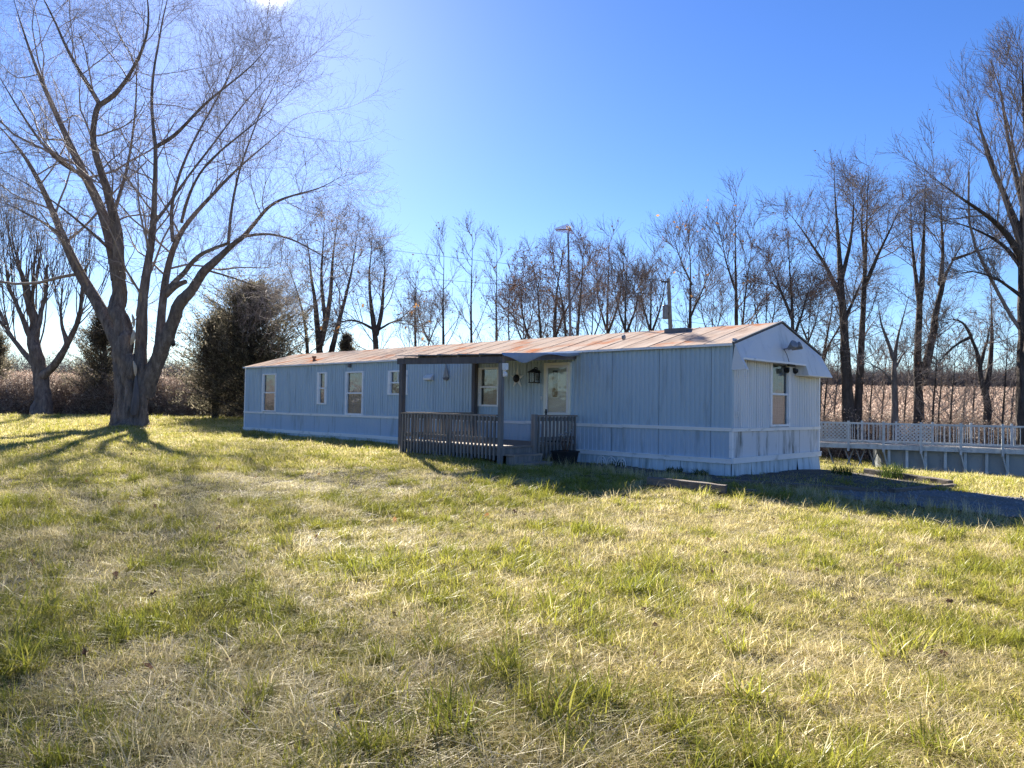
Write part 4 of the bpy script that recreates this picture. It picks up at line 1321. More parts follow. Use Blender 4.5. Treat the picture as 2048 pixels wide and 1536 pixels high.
# --- pollarded tree at the far left
tree('pollarded_tree', 'stout pollarded tree with many upright sprouts at the far left lawn edge', 44, [
    ([(82, 829), (82, 780), (76, 735), (73, 700), (68, 655), (60, 610), (50, 560)], .42, .20),
    ([(76, 735), (52, 715), (30, 680), (10, 650), (-15, 630)], .2, .08, .2), ([(74, 705), (55, 660), (38, 620), (20, 590), (15, 540)], .18, .09, -.2),
    ([(80, 755), (105, 735), (135, 695), (155, 650), (165, 600), (168, 545)], .24, .09, -.2), ([(70, 670), (85, 630), (92, 580), (95, 530)], .15, .08, .2),
    ([(55, 580), (40, 540), (35, 500)], .12, .06), ([(135, 695), (120, 640), (125, 570)], .12, .06, .3), ([(10, 650), (-10, 600), (-20, 540)], .1, .05)],
    [dict(n=19, len=4.8, f0=.40, ang=(15, 50), K=8, trop=.28, jit=.06, rr=.32, rmin=.018, s=4, fall=.2),
     dict(n=7, len=1.2, f0=.2, ang=(20, 40), K=4, trop=.15, jit=.1, rr=.5, rmin=.010, s=3), dict(n=5, back=1, len=.8, f0=.3, ang=(20, 45), K=4, trop=.1, jit=.1, rr=.5, rmin=.009, s=3)],
    m_bark_pale, m_bark_pale, K=10)

LV_DENSE = lambda l1: [dict(n=18, len=l1 * 1.15, f0=.26, ang=(30, 62), K=8, trop=.055, jit=.12, rr=.45, rmin=.015, s=4, fall=.74),
                       dict(n=8, len=l1 * .42, f0=.15, ang=(25, 55), K=5, trop=.05, jit=.15, rr=.5, rmin=.0085, s=3, fall=.4),
                       dict(n=5, len=l1 * .22, f0=.1, ang=(25, 60), K=4, trop=.06, jit=.16, rr=.6, rmin=.0058, s=3, fall=.3)]
LV_THIN = lambda l1: [dict(n=17, len=l1 * 1.3, f0=.22, ang=(35, 62), K=8, trop=.11, jit=.07, rr=.38, rmin=.019, s=4, fall=.78),
                      dict(n=7, len=l1 * .42, f0=.2, ang=(25, 48), K=5, trop=.10, jit=.10, rr=.5, rmin=.0115, s=3, fall=.4),
                      dict(n=4, len=l1 * .22, f0=.2, ang=(25, 48), K=4, trop=.08, jit=.12, rr=.6, rmin=.0058, s=3, fall=.3)]
GB = 'bare trees behind the home'
GR = 'bare trees behind the pool'
tree('bare_tree', 'many-stemmed bare tree rising behind the dark cedar', 46, [
    ([(640, 800), (638, 700), (634, 620), (622, 540), (612, 470)], .24, .06), ([(640, 690), (655, 640), (664, 570), (668, 480), (680, 420)], .2, .04), ([(612, 800), (616, 690), (612, 640), (590, 560), (560, 500)], .17, .03),
    ([(660, 720), (672, 660), (690, 600), (710, 520), (716, 440)], .18, .03), ([(652, 650), (640, 560), (648, 470), (650, 425)], .14, .03)], LV_DENSE(2.6), K=10, leaves=260, leaf_size=.08, trunk_n=1, group=GB)
tree('bare_tree', 'bare tree with low forked limbs over the roof left end', 40, [
    ([(755, 800), (754, 690), (750, 655), (738, 610), (735, 560), (742, 500), (745, 462)], .2, .04), ([(752, 670), (765, 630), (766, 580), (772, 520), (768, 490)], .14, .03),
    ([(750, 660), (715, 640), (690, 640), (665, 650)], .08, .02), ([(755, 660), (790, 640), (815, 640), (830, 655)], .07, .02)], LV_DENSE(2.2), K=10, leaves=60, leaf_mat=m_orange, leaf_size=.1, leaf_zone=lambda p: (p[:, 2] < 7), group=GB)
THIN = [(832, 580, 47, 'short thin bare tree left of the row of slim trees'), (888, 478, 47, 'first of three slim straight bare trees behind the roof'),
        (944, 455, 47, 'tallest of three slim straight bare trees behind the roof'), (994, 480, 48, 'third of three slim straight bare trees behind the roof')]
for x_, top, Y, lab in THIN:
    tree('slim_tree', lab, Y, [([(x_, 800), (x_ - 1, 690), (x_ - 3, 600), (x_ + 1, 540), (x_, top)], .11, .022)], LV_THIN(2.6), K=10, leaves=50, leaf_size=.065, group=GB)
tree('slim_tree', 'thin leaning sapling right of the slim tree row', 47, [([(1022, 800), (1019, 680), (1014, 610), (1022, 540), (1030, 500)], .07, .018)], LV_THIN(1.6), K=10, leaves=30, leaf_size=.065, group=GB)
VZ = lambda p: p[:, 2] < 9.5
tree('vine_covered_tree', 'dense vine-tangled tree around the antenna mast', 34, [
    ([(1112, 800), (1110, 690), (1106, 620), (1120, 560), (1130, 480)], .14, .03), ([(1085, 800), (1082, 680), (1078, 620), (1075, 560), (1062, 520)], .10, .03), ([(1150, 800), (1152, 690), (1160, 610), (1165, 540), (1168, 480)], .11, .025),
    ([(1130, 800), (1134, 690), (1128, 600), (1110, 540), (1098, 490)], .10, .025), ([(1095, 800), (1100, 690), (1140, 600), (1175, 540), (1190, 490)], .09, .02), ([(1075, 720), (1045, 640), (1040, 590), (1050, 540)], .07, .02)],
    LV_DENSE(2.0), K=10, twig=m_twig_red, leaves=800, leaf_size=.055, leaf_zone=lambda p: (p[:, 2] < 8.4) & (p[:, 2] > 4.6), group=GB)
for x_, top, Y, lab, l1 in ((1215, 470, 46, 'bare tree right of the vine-tangled tree with one tall sprig', 2.6), (1252, 505, 45, 'slender bare tree left of the utility pole', 2.2), (1302, 500, 46, 'forked bare tree just left of the utility pole', 2.4)):
    tree('bare_tree', lab, Y, [([(x_ + 4, 800), (x_, 680), (x_ - 4, 620), (x_ + 4, 560), (x_ + 2, top)], .13, .022), ([(x_, 670), (x_ + 22, 610), (x_ + 30, 560), (x_ + 34, top + 40)], .08, .02), ([(x_ - 2, 660), (x_ - 20, 600), (x_ - 24, top + 50)], .07, .02)], LV_THIN(l1), K=10, leaves=110, leaf_size=.07, twig=m_twig_red if x_ == 1215 else None, group=GB)
tree('bare_tree', 'bare tree with curved trunk just right of the utility pole', 44, [([(1381, 800), (1380, 655), (1376, 620), (1383, 580), (1385, 520), (1372, 440)], .15, .025), ([(1378, 640), (1405, 580), (1425, 530)], .07, .02), ([(1384, 570), (1360, 520), (1345, 470)], .06, .02)], LV_THIN(2.9), K=10, leaves=50, leaf_size=.09, leaf_mat=m_orange, group=GB)
tree('bare_tree', 'tall bare tree with oval crown behind the middle of the roof', 42, [([(1474, 800), (1473, 650), (1472, 560), (1468, 500), (1474, 385)], .16, .025), ([(1482, 800), (1484, 655), (1490, 580), (1505, 500), (1508, 440)], .1, .02), ([(1471, 580), (1450, 520), (1440, 460)], .07, .02)], LV_THIN(2.9), K=10, leaves=30, leaf_size=.09, leaf_mat=m_orange, group=GB)
tree('bare_tree', 'reddish bushy bare tree behind the gable peak', 36, [([(1588, 800), (1586, 670), (1584, 600), (1578, 540), (1575, 440)], .14, .025), ([(1586, 680), (1610, 610), (1622, 560)], .08, .02), ([(1585, 640), (1560, 580), (1535, 500)], .08, .02)], LV_DENSE(2.3), K=10, twig=m_twig_red, leaves=160, leaf_size=.06, group=GB)
tree('bare_tree', 'crooked low bare tree between the gable and the tall pair', 33, [([(1636, 850), (1640, 760), (1645, 700), (1665, 640), (1672, 590), (1660, 540)], .10, .02), ([(1640, 745), (1655, 690), (1690, 640), (1700, 590)], .07, .02)], LV_DENSE(1.7), K=10, leaves=120, leaf_size=.05, group=GR)
tree('tall_bare_tree', 'tall bare tree with thick straight trunk, left of the pair behind the lattice', 32, [
    ([(1700, 880), (1694, 760), (1690, 680), (1686, 620), (1681, 560), (1676, 480), (1672, 420), (1668, 330)], .26, .03), ([(1686, 610), (1660, 545), (1625, 490), (1590, 440), (1565, 410)], .12, .02, .2), ([(1682, 560), (1698, 500), (1708, 430), (1705, 350)], .1, .02, -.2), ([(1690, 640), (1715, 580), (1735, 540)], .09, .02, .3)],
    LV_DENSE(2.6), K=12, leaves=300, leaf_size=.05, group=GR)
tree('tall_bare_tree', 'tall bare tree leaning right, right of the pair behind the lattice', 32.5, [
    ([(1708, 880), (1718, 800), (1722, 740), (1724, 640), (1730, 560), (1732, 480), (1738, 330)], .19, .025), ([(1730, 570), (1760, 500), (1790, 440), (1806, 400)], .1, .02, -.2), ([(1731, 520), (1722, 450), (1728, 380)], .08, .02, .3)],
    LV_DENSE(2.5), K=12, leaves=280, leaf_size=.05, group=GR)
tree('crooked_tree', 'small pale crooked tree standing behind the pool railing', 31, [
    ([(1790, 880), (1789, 800), (1788, 730), (1790, 690), (1796, 660), (1806, 630), (1818, 590)], .17, .04), ([(1788, 720), (1770, 670), (1760, 640), (1755, 600)], .09, .025, .2), ([(1789, 740), (1810, 700), (1830, 690)], .06, .02), ([(1789, 770), (1765, 740), (1725, 720)], .05, .015, -.3)],
    [dict(n=9, len=1.9, f0=.4, ang=(30, 65), K=8, trop=.06, jit=.2, rr=.4, rmin=.012, s=4, fall=.4), dict(n=6, len=.9, f0=.15, ang=(30, 60), K=5, trop=.05, jit=.2, rr=.5, rmin=.008, s=3), dict(n=5, len=.45, f0=.1, ang=(30, 60), K=4, trop=.05, jit=.2, rr=.6, rmin=.007, s=3)], K=10, bark=m_bark_pale, leaves=120, leaf_size=.05, group=GR)
tree('forked_tree', 'large V-forked bare tree with dark trunks behind the pool railing', 31.5, [
    ([(1838, 890), (1837, 790), (1835, 740), (1835, 690), (1838, 610), (1846, 540), (1850, 450), (1850, 340)], .21, .03), ([(1843, 770), (1852, 730), (1862, 690), (1872, 620), (1884, 560), (1905, 520), (1930, 480)], .19, .04, -.1), ([(1838, 600), (1828, 530), (1822, 450), (1820, 390)], .1, .02, .3), ([(1880, 570), (1888, 500), (1880, 420), (1890, 360)], .1, .02, .2), ([(1905, 520), (1960, 500), (2010, 490)], .07, .02, -.3)],
    LV_DENSE(2.3), K=12, leaves=300, leaf_size=.05, trunk_n=2, group=GR)
tree('crooked_tree', 'crooked Y-shaped tree with arching left limb, right part of pool railing', 30.5, [
    ([(1975, 880), (1973, 810), (1968, 770), (1960, 720), (1948, 690), (1940, 670)], .20, .06), ([(1969, 790), (1980, 740), (1984, 690), (1985, 620), (1980, 560)], .13, .03, .2), ([(1960, 730), (1972, 690), (1982, 640)], .08, .03), ([(1940, 675), (1915, 685), (1890, 710), (1868, 735)], .07, .015, -.2), ([(1942, 672), (1925, 640), (1895, 640), (1880, 630)], .07, .02, .2)],
    [dict(n=10, len=1.9, f0=.35, ang=(30, 65), K=8, trop=.05, jit=.2, rr=.4, rmin=.012, s=4, fall=.4), dict(n=7, len=.9, f0=.15, ang=(30, 60), K=5, trop=.04, jit=.2, rr=.5, rmin=.008, s=3), dict(n=5, len=.45, f0=.1, ang=(30, 60), K=4, trop=.03, jit=.2, rr=.6, rmin=.007, s=3)], K=10, leaves=160, leaf_size=.05, group=GR)
tree('great_bare_tree', 'great spreading bare tree at the right edge of the picture', 28, [
    ([(2050, 890), (2048, 790), (2050, 690), (2054, 600), (2052, 540), (2046, 480), (2050, 400), (2056, 300), (2070, 180), (2080, 80)], .30, .05),
    ([(2046, 500), (2030, 440), (2005, 385), (1985, 330), (1962, 260), (1945, 200)], .16, .025, .15), ([(2047, 520), (2010, 460), (1960, 420), (1905, 385), (1850, 340)], .14, .02, -.2), ([(2050, 420), (2030, 350), (2015, 270), (2000, 190), (1996, 140)], .12, .02, .3),
    ([(2052, 550), (2020, 500), (1980, 470), (1930, 450), (1870, 435)], .10, .02, .3), ([(2056, 300), (2048, 220), (2044, 140), (2046, 100)], .1, .02, -.2), ([(2052, 600), (2000, 560), (1960, 545), (1920, 540)], .08, .02, -.1), ([(2052, 560), (2090, 480), (2130, 400), (2170, 300)], .14, .03, .1), ([(2054, 400), (2100, 320), (2120, 220)], .12, .02, -.2)],
    [dict(n=13, len=.38, rel=True, f0=.25, ang=(22, 48), K=8, trop=.10, jit=.10, rr=.42, rmin=.014, s=4, fall=.4), dict(n=8, len=1.3, f0=.12, ang=(22, 45), K=5, trop=.10, jit=.12, rr=.5, rmin=.009, s=3, fall=.4), dict(n=6, len=.65, f0=.1, ang=(22, 45), K=4, trop=.1, jit=.12, rr=.6, rmin=.007, s=3, fall=.3)], K=14, leaves=260, leaf_size=.04, group=GR)
for x_, top, Y, lab in ((1872, 640, 30.5, 'thin sapling just right of the V-forked tree'), (1908, 660, 31, 'slender sapling between the forked and Y-shaped trees'), (2012, 640, 30, 'thin sapling left of the great tree at the right edge'), (1884, 700, 32, 'short twiggy sapling low behind the pool railing'), (1655, 700, 33, 'thin sapling right beside the gable end'), (1746, 690, 34, 'thin sapling between the tall pair and the pale crooked tree'),
                        (1816, 710, 36, 'thin sapling left of the V-forked tree'), (1934, 690, 35, 'sapling just left of the Y-shaped tree'), (1952, 740, 40, 'faint sapling behind the Y-shaped tree'), (2030, 700, 34, 'sapling touching the great tree at the right edge'), (1770, 720, 42, 'faint far sapling left of the pale crooked tree'), (1675, 740, 44, 'faint far sapling left of the tall pair')):
    tree('sapling', lab, Y, [([(x_ - 8, 890), (x_ - 6, 800), (x_ + 3, 740), (x_, 690), (x_ + 6, top)], .05, .014)], LV_THIN(1.7), K=10, leaves=30, leaf_size=.05, group=GR)


for x_, top, Y, lab in ((860, 600, 50, 'short twiggy tree between the first slim trees over the roof'), (1048, 560, 40, 'crooked thin tree left of the vine-tangled tree'), (1185, 540, 42, 'thin tree leaning out right of the antenna mast'),
                        (1272, 560, 50, 'low twiggy tree left of the transformer'), (1425, 540, 50, 'thin tree between the curved and the oval-crowned tree'), (1532, 500, 40, 'thin tree left of the gable peak'), (1618, 560, 38, 'thin tree over the right roof slope'), (560, 600, 48, 'thin twiggy tree at the right flank of the cedar')):
    tree('young_tree', lab, Y, [([(x_ - 6, 800), (x_ - 5, 700), (x_ + 3, 640), (x_, 600), (x_ + 5, top)], .07, .016), ([(x_ - 4, 690), (x_ + 16, 640), (x_ + 24, (600 + top) / 2)], .05, .012), ([(x_ - 4, 680), (x_ - 20, 640), (x_ - 26, (610 + top) / 2)], .045, .012)],
         LV_DENSE(1.9), K=10, leaves=60, leaf_size=.05, twig=R.choice([m_twig, m_twig_red]), group=GB)


# --- red cedars
def cedar(name, label, px, base, top, half, Y, lobes, n=330):
    b = P(px, base, Y); b[2] = g1(b[0], b[1]); H = float(P(px, top, Y)[2] - b[2]); Rm = half * Y / F_PX
    t = thing(name, label, 'cedar tree', tuple(b))
    pl = resample([b - np.array([0, 0, .1]), b + np.array([.05, 0, H * .5]), b + np.array([0, 0, H * .96])], 10)
    v, f = tubes(pl[None], np.linspace(.2, .03, 10)[None], 10); me = np_mesh('trunk', v - b, f); me.materials.append(m_bark); link('trunk', me, None, t)
    h = rng.random(n) ** .85; az = rng.random(n) * 6.283
    prof = np.interp(h, [0, .12, .3, .55, .8, 1], [.75, 1.0, 1.0, .82, .52, .16])
    L = Rm * prof * (.35 + .75 * rng.random(n) + .35 * rng.random(n) ** 4) * (1 + .3 * np.sin(az * 3 + h * 9 + px) + .18 * np.sin(az * 5 - h * 17))
    p0 = np.c_[np.full(n, b[0]), np.full(n, b[1]), b[2] + .25 + h * H * .93]
    d = np.c_[np.cos(az), np.sin(az), .25 + .5 * h]
    K = 6; br = np.zeros((n, K, 3)); br[:, 0] = p0; dd = unit(d)
    for k in range(1, K):
        dd = unit(dd + rng.normal(size=(n, 3)) * .1 + np.array([0, 0, .05])); br[:, k] = br[:, k - 1] + dd * (L / (K - 1))[:, None]
    v, f = tubes(br, np.tile(np.linspace(.03, .008, K), (n, 1)), 3); me = np_mesh('branches', v - b, f); me.materials.append(m_bark); link('branches', me, None, t)
    m = 110
    s = .25 + .78 * rng.random((n, m)); ii = np.clip((s * (K - 1)).astype(int), 0, K - 2); u = s * (K - 1) - ii
    pts = br[np.arange(n)[:, None], ii] * (1 - u[..., None]) + br[np.arange(n)[:, None], ii + 1] * u[..., None]
    pts = pts + rng.normal(size=pts.shape) * .13
    pts = pts.reshape(-1, 3); q = len(pts)
    a = unit(rng.normal(size=(q, 3)) * .7 + np.array([0, 0, .35]) + np.repeat(d, m, 0) * .6); bb = unit(np.cross(a, rng.normal(size=(q, 3))))
    sz = (.07 + .11 * rng.random((q, 1)))
    v = np.stack([pts - a * sz * .3, pts + bb * sz * .14, pts + a * sz, pts - bb * sz * .14], 1).reshape(-1, 3) - b
    me = np_mesh('crown', v, np.arange(4 * q).reshape(q, 4), False); me.materials.append(m_cedar)
    at = me.attributes.new('tone', 'FLOAT', 'FACE'); at.data.foreach_set('value', rng.random(q).astype(np.float32)); link('crown', me, None, t)
    return t


cedar('red_cedar', 'dark bushy cedar left of the home, in front of the bare trees', 498, 838, 572, 165, 40, 0, 520)
cedar('red_cedar', 'lower dark cedar leaning on the left side of the bushy one', 430, 838, 640, 105, 41, 0, 300)
cedar('red_cedar', 'dark cedar seen behind the silver maple trunk', 205, 832, 622, 85, 47, 0, 300)
cedar('red_cedar', 'dark cedar at the left picture edge behind the pollarded tree', -18, 830, 650, 45, 50, 0, 200)
cedar('red_cedar', 'low cedar bush just above the left end of the roof', 690, 838, 672, 36, 45, 0, 160)

# ------------------------------------------------------------------ scattered vegetation (geometry nodes instancing)
def blades(name, n, rad, hmin, hmax, width, lean, tone_lo, tone_hi, mat, segs=3, flat=0.0):
    a = rng.random(n) * 6.283; r_ = rad * np.sqrt(rng.random(n))
    base = np.c_[r_ * np.cos(a), r_ * np.sin(a), np.full(n, -.015)]
    az = rng.random(n) * 6.283; h = hmin + (hmax - hmin) * rng.random(n)
    ln = lean * (.3 + 1.2 * rng.random(n))
    dirh = np.c_[np.cos(az), np.sin(az), np.zeros(n)]; side = np.c_[-np.sin(az), np.cos(az), np.zeros(n)]
    V = []
    for k in range(segs + 1):
        s = k / segs
        c = base + dirh * (h * ln * s ** 1.6)[:, None] + np.array([0, 0, 1]) * (h * s * (1 - flat) * (1 - .35 * ln * s).clip(.15))[:, None]
        wd = width * (1 - s) ** .7 * (.6 + .8 * (h / hmax))
        if k < segs: V += [c - side * wd[:, None] / 2, c + side * wd[:, None] / 2]
        else: V += [c]
    V = np.stack(V, 1); m = V.shape[1]
    F3, off = [], np.arange(n)[:, None] * m
    for k in range(segs - 1):
        q = np.array([2 * k, 2 * k + 1, 2 * k + 3, 2 * k + 2])
        F3 += [off + q[[0, 1, 2]], off + q[[0, 2, 3]]]
    F3.append(off + np.array([2 * segs - 2, 2 * segs - 1, 2 * segs]))
    F3 = np.stack(F3, 1).reshape(-1, 3)
    me = np_mesh(name, V.reshape(-1, 3), F3, False); me.materials.append(mat)
    tn = tone_lo + (tone_hi - tone_lo) * rng.random(n)
    at = me.attributes.new('tone', 'FLOAT', 'FACE'); at.data.foreach_set('value', np.repeat(tn, 2 * (segs - 1) + 1).astype(np.float32))
    return bpy.data.objects.new(name, me)


def scatter(name, label, cat, pts, kind_idx, scale, sources, tilt=.12, kind='stuff'):
    n = len(pts)
    me = bpy.data.meshes.new(name); me.vertices.add(n); me.vertices.foreach_set('co', np.asarray(pts, np.float32).ravel())
    for nm, tp, val in (('idx', 'INT', kind_idx.astype(np.int32)), ('scl', 'FLOAT', scale.astype(np.float32))):
        a = me.attributes.new(nm, tp, 'POINT'); a.data.foreach_set('value', val)
    rot = np.c_[rng.normal(size=n) * tilt, rng.normal(size=n) * tilt, rng.random(n) * 6.283].astype(np.float32)
    a = me.attributes.new('rot', 'FLOAT_VECTOR', 'POINT'); a.data.foreach_set('vector', rot.ravel())
    o = bpy.data.objects.new(name, me); COL.objects.link(o)
    g = bpy.data.node_groups.new(name + '_scatter', 'GeometryNodeTree')
    g.interface.new_socket('Geometry', in_out='INPUT', socket_type='NodeSocketGeometry'); g.interface.new_socket('Geometry', in_out='OUTPUT', socket_type='NodeSocketGeometry')
    gi, go = g.nodes.new('NodeGroupInput'), g.nodes.new('NodeGroupOutput')
    jn = g.nodes.new('GeometryNodeJoinGeometry')

    def attr(nm, tp):
        x = g.nodes.new('GeometryNodeInputNamedAttribute'); x.data_type = tp; x.inputs[0].default_value = nm; return x.outputs[0]
    ai, asc, ar = attr('idx', 'INT'), attr('scl', 'FLOAT'), attr('rot', 'FLOAT_VECTOR')
    e2r = g.nodes.new('FunctionNodeEulerToRotation'); g.links.new(ar, e2r.inputs[0])
    for k, src in enumerate(sources):
        oi = g.nodes.new('GeometryNodeObjectInfo'); oi.inputs['Object'].default_value = src; oi.inputs['As Instance'].default_value = True
        ip = g.nodes.new('GeometryNodeInstanceOnPoints')
        cmpn = g.nodes.new('FunctionNodeCompare'); cmpn.data_type = 'INT'; cmpn.operation = 'EQUAL'
        g.links.new(ai, cmpn.inputs[2]); cmpn.inputs[3].default_value = k
        g.links.new(gi.outputs[0], ip.inputs['Points']); g.links.new(cmpn.outputs[0], ip.inputs['Selection'])
        g.links.new(oi.outputs['Geometry'], ip.inputs['Instance']); g.links.new(e2r.outputs[0], ip.inputs['Rotation']); g.links.new(asc, ip.inputs['Scale'])
        g.links.new(ip.outputs[0], jn.inputs[0])
    g.links.new(jn.outputs[0], go.inputs[0])
    md = o.modifiers.new('scatter', 'NODES'); md.node_group = g
    return tag(o, label, cat, None, kind)


# lawn
def lawn_points():
    P_, S_ = [], []
    for d0, d1, dens, sc in ((1.5, 6.5, 300, 1.05), (6.5, 11, 175, 1.12), (11, 18, 90, 1.2), (18, 28, 40, 1.4), (28, 40, 17, 1.75), (40, 49, 11, 1.9)):
        hwid = d1 * .9 + 3
        n = int(2 * hwid * (d1 + 1) * dens)
        x = rng.uniform(-hwid, hwid, n); y = rng.uniform(-.5, d1, n); r_ = np.hypot(x, y)
        ok = (r_ >= d0) & (r_ < d1) & (np.abs(x) < y * .86 + 2.2) & (y > .6)
        x, y = x[ok], y[ok]; P_.append(np.c_[x, y]); S_.append(np.full(len(x), sc))
    P_, S_ = np.concatenate(P_), np.concatenate(S_)
    x, y = P_.T
    hx, hy = tohome(x, y)
    bad = ((hx > X0 - .05) & (hx < .1) & (hy > -.06) & (hy < HOME_W + .1)) | ((hx > PT0) & (hx < PT1 + .5) & (hy > PV + .05) & (hy < .05))
    wob = .16 * np.sin(x * 2.1) + .14 * np.sin(y * 3.3 + x * 1.2) + rng.normal(size=len(x)) * .09
    bad |= inpoly(x + wob, y + wob, DRIVE)
    bad |= inpoly(x + wob, y + wob, BED) & (rng.random(len(x)) < .85)
    bad |= inpoly(x + wob, y + wob, BED2) & (rng.random(len(x)) < .55)
    for a, b in TIMB:
        a, b = np.array(a), np.array(b); d = b - a; L2 = d @ d
        t_ = np.clip(((x - a[0]) * d[0] + (y - a[1]) * d[1]) / L2, 0, 1)
        bad |= np.hypot(x - a[0] - t_ * d[0], y - a[1] - t_ * d[1]) < .20
    p_ = np.c_[(x, y)] if False else np.c_[x, y]
    q = (PMI @ np.c_[x, y, np.zeros(len(x)), np.ones(len(x))].T)
    bad |= (q[0] > pxs - .6) & (q[1] > .3) & (q[1] < 4.3)
    bad |= y > field_edge(x) + rng.normal(size=len(x)) * .4
    k = ~bad
    return P_[k], S_[k]


LP, LS = lawn_points()


def vnoise(x, y, s, seed):
    r2 = np.random.default_rng(seed); tot = 0
    for _ in range(7):
        a = r2.random() * 6.283; f_ = s * (.6 + r2.random()); tot = tot + np.sin((x * math.cos(a) + y * math.sin(a)) * f_ + r2.random() * 6.283)
    return tot / 7 ** .5


src = [blades('grass_green_short', 50, .12, .03, .085, .0042, .8, .0, .5, m_grass),
       blades('grass_mixed', 50, .13, .03, .08, .0040, 1.1, .15, .95, m_grass),
       blades('grass_straw_flat', 46, .14, .05, .14, .0036, 1.9, .6, 1.0, m_grass, flat=.68),
       blades('grass_green_tuft', 44, .06, .08, .18, .0050, 1.0, .0, .3, m_grass, 4),
       blades('grass_straw_tuft', 26, .07, .07, .17, .0030, 1.2, .6, 1.0, m_grass, 4),
       blades('grass_far_mixed', 60, .18, .03, .095, .0075, .9, .05, .85, m_grass)]
lx_, ly_ = LP.T
n1 = .28 + .42 * vnoise(lx_, ly_, 1.1, 1) + .55 * vnoise(lx_, ly_, 3.9, 2) + .45 * rng.normal(size=len(LP)); u = rng.random(len(LP))
kk = np.where(n1 > .35, np.where(u < .45, 2, np.where(u < .85, 1, 4)), np.where(n1 < -.45, np.where(u < .55, 0, np.where(u < .80, 3, 1)), np.where(u < .30, 0, np.where(u < .62, 1, np.where(u < .90, 2, np.where(u < .95, 4, 3))))))
u2 = rng.random(len(LP))
kk = np.where((np.hypot(lx_, ly_) > 15) & (u2 < .55), 5, kk)
ss = LS * (.7 + .6 * rng.random(len(LP))) * (1 + .16 * vnoise(lx_, ly_, .9, 5))
big = [gp(px_, py_) for px_, py_ in ((30, 1290), (70, 1240), (20, 1350), (1790, 1320), (1830, 1300), (1250, 1110), (900, 1470), (460, 1330), (560, 1290), (1120, 1440), (250, 1500), (1500, 1180), (760, 1040), (640, 1480))]
big += [LP[R.randrange(len(LP))] for _ in range(60)]
big = np.array([(b[0], b[1]) for b in big])
LP = np.r_[LP, big]; lx_, ly_ = LP.T
kk = np.r_[kk, rng.choice([3, 4, 4, 2], len(big))]; ss = np.r_[ss, np.r_[np.full(14, 2.0), rng.uniform(1.4, 1.9, len(big) - 14)]]
scatter('lawn_grass', 'rough winter lawn of green and straw-coloured grass', 'grass', np.c_[LP, G(lx_, ly_)], kk, ss, src)

# tall seed stalks and weeds along the drive edge and bed
ex = []
for i in range(420):
    k = R.random(); 
    if k < .55:
        p0, p1 = np.array(DRIVE[R.choice([0, 1, 2, 3])]), None
        j = R.choice([0, 1, 2, 3]); p0, p1 = np.array(DRIVE[j]), np.array(DRIVE[j + 1]); q = p0 + (p1 - p0) * R.random() + np.array([R.gauss(-.12, .14), R.gauss(-.12, .14)])
    else:
        q = np.array(hw(R.uniform(-3.8, .3), R.uniform(-1.75, -1.2)))
    ex.append(q)
ex = np.array(ex)
src2 = [blades('dry_stalk_weed', 9, .06, .10, .28, .0045, .35, .6, 1.0, m_grass, 4), blades('dry_stalk_fine', 14, .08, .06, .2, .004, .6, .4, 1.0, m_grass, 4)]
scatter('dry_stalks', 'dry seed stalks along the driveway edge and the shaded bed', 'weeds', np.c_[ex, G(ex[:, 0], ex[:, 1])], rng.integers(0, 2, len(ex)), .7 + .6 * rng.random(len(ex)), src2)

# dark grass clump in the raised bed
for (hx_, hy_, s_, lab) in ((1.75, 3.75, 1.0, 'spiky dark ornamental grass clump by the raised bed corner'), (1.0, 3.0, .6, 'small dark grass clump close to the gable skirting')):
    o_ = blades('ornamental_grass', 130, .22, .25 * s_, .55 * s_, .014, .95, 0, 1, m_darkgrass, 4)
    COL.objects.link(o_); xw, yw = hw(hx_, hy_); o_.location = (xw, yw, g1(xw, yw) + .05); tag(o_, lab, 'grass clump', 'grass clumps in the bed')
# dark low weeds along the skirting
for i, (hx_, lab) in enumerate(((-2.55, 'low dark weed against the front skirting near the porch'), (-1.15, 'dark round weed against the front skirting near the corner'), (-.55, 'small dark weed at the near corner skirting'))):
    o_ = blades('low_weed', 110, .17, .06, .2, .02, .8, 0, 1, m_darkgrass, 3)
    COL.objects.link(o_); xw, yw = hw(hx_, -.22); o_.location = (xw, yw, g1(xw, yw) + .02); tag(o_, lab, 'weed', 'weeds along the skirting')

# fallen leaves on the lawn
sel = rng.choice(len(LP), 900, replace=False)
fp = LP[sel]
fp = fp[(np.hypot(fp[:, 0], fp[:, 1]) < 34)]
near_tree = np.c_[-15.3 + rng.normal(size=420) * 2.4, 29.6 + rng.normal(size=420) * 1.3]
fp = np.r_[fp[rng.random(len(fp)) < .30], near_tree]
lm = leaf_mesh('fallen_leaf', np.zeros((1, 3)), .05, m_dead, (0, 0, 0), .7)
v = np.array([(-.05, 0, 0), (-.03, .03, .012), (.0, .022, .0), (.02, .035, .014), (.055, 0, .004), (.02, -.035, .012), (0, -.02, 0), (-.03, -.032, .016), (0, 0, -.006)])
lf = np.array([(i, (i + 1) % 8, 8) for i in range(8)])
L1 = np_mesh('fallen_leaf', v, lf, False); L1.materials.append(m_dead)
L2 = np_mesh('fallen_leaf_orange', v, lf, False); L2.materials.append(m_orange)
srcl = [bpy.data.objects.new('fallen_leaf', L1), bpy.data.objects.new('fallen_leaf_orange', L2)]
scatter('fallen_leaves', 'brown fallen leaves scattered over the lawn', 'leaves', np.c_[fp, G(fp[:, 0], fp[:, 1]) + .035], (rng.random(len(fp)) < .12).astype(int), .4 + .45 * rng.random(len(fp)), srcl, .7)

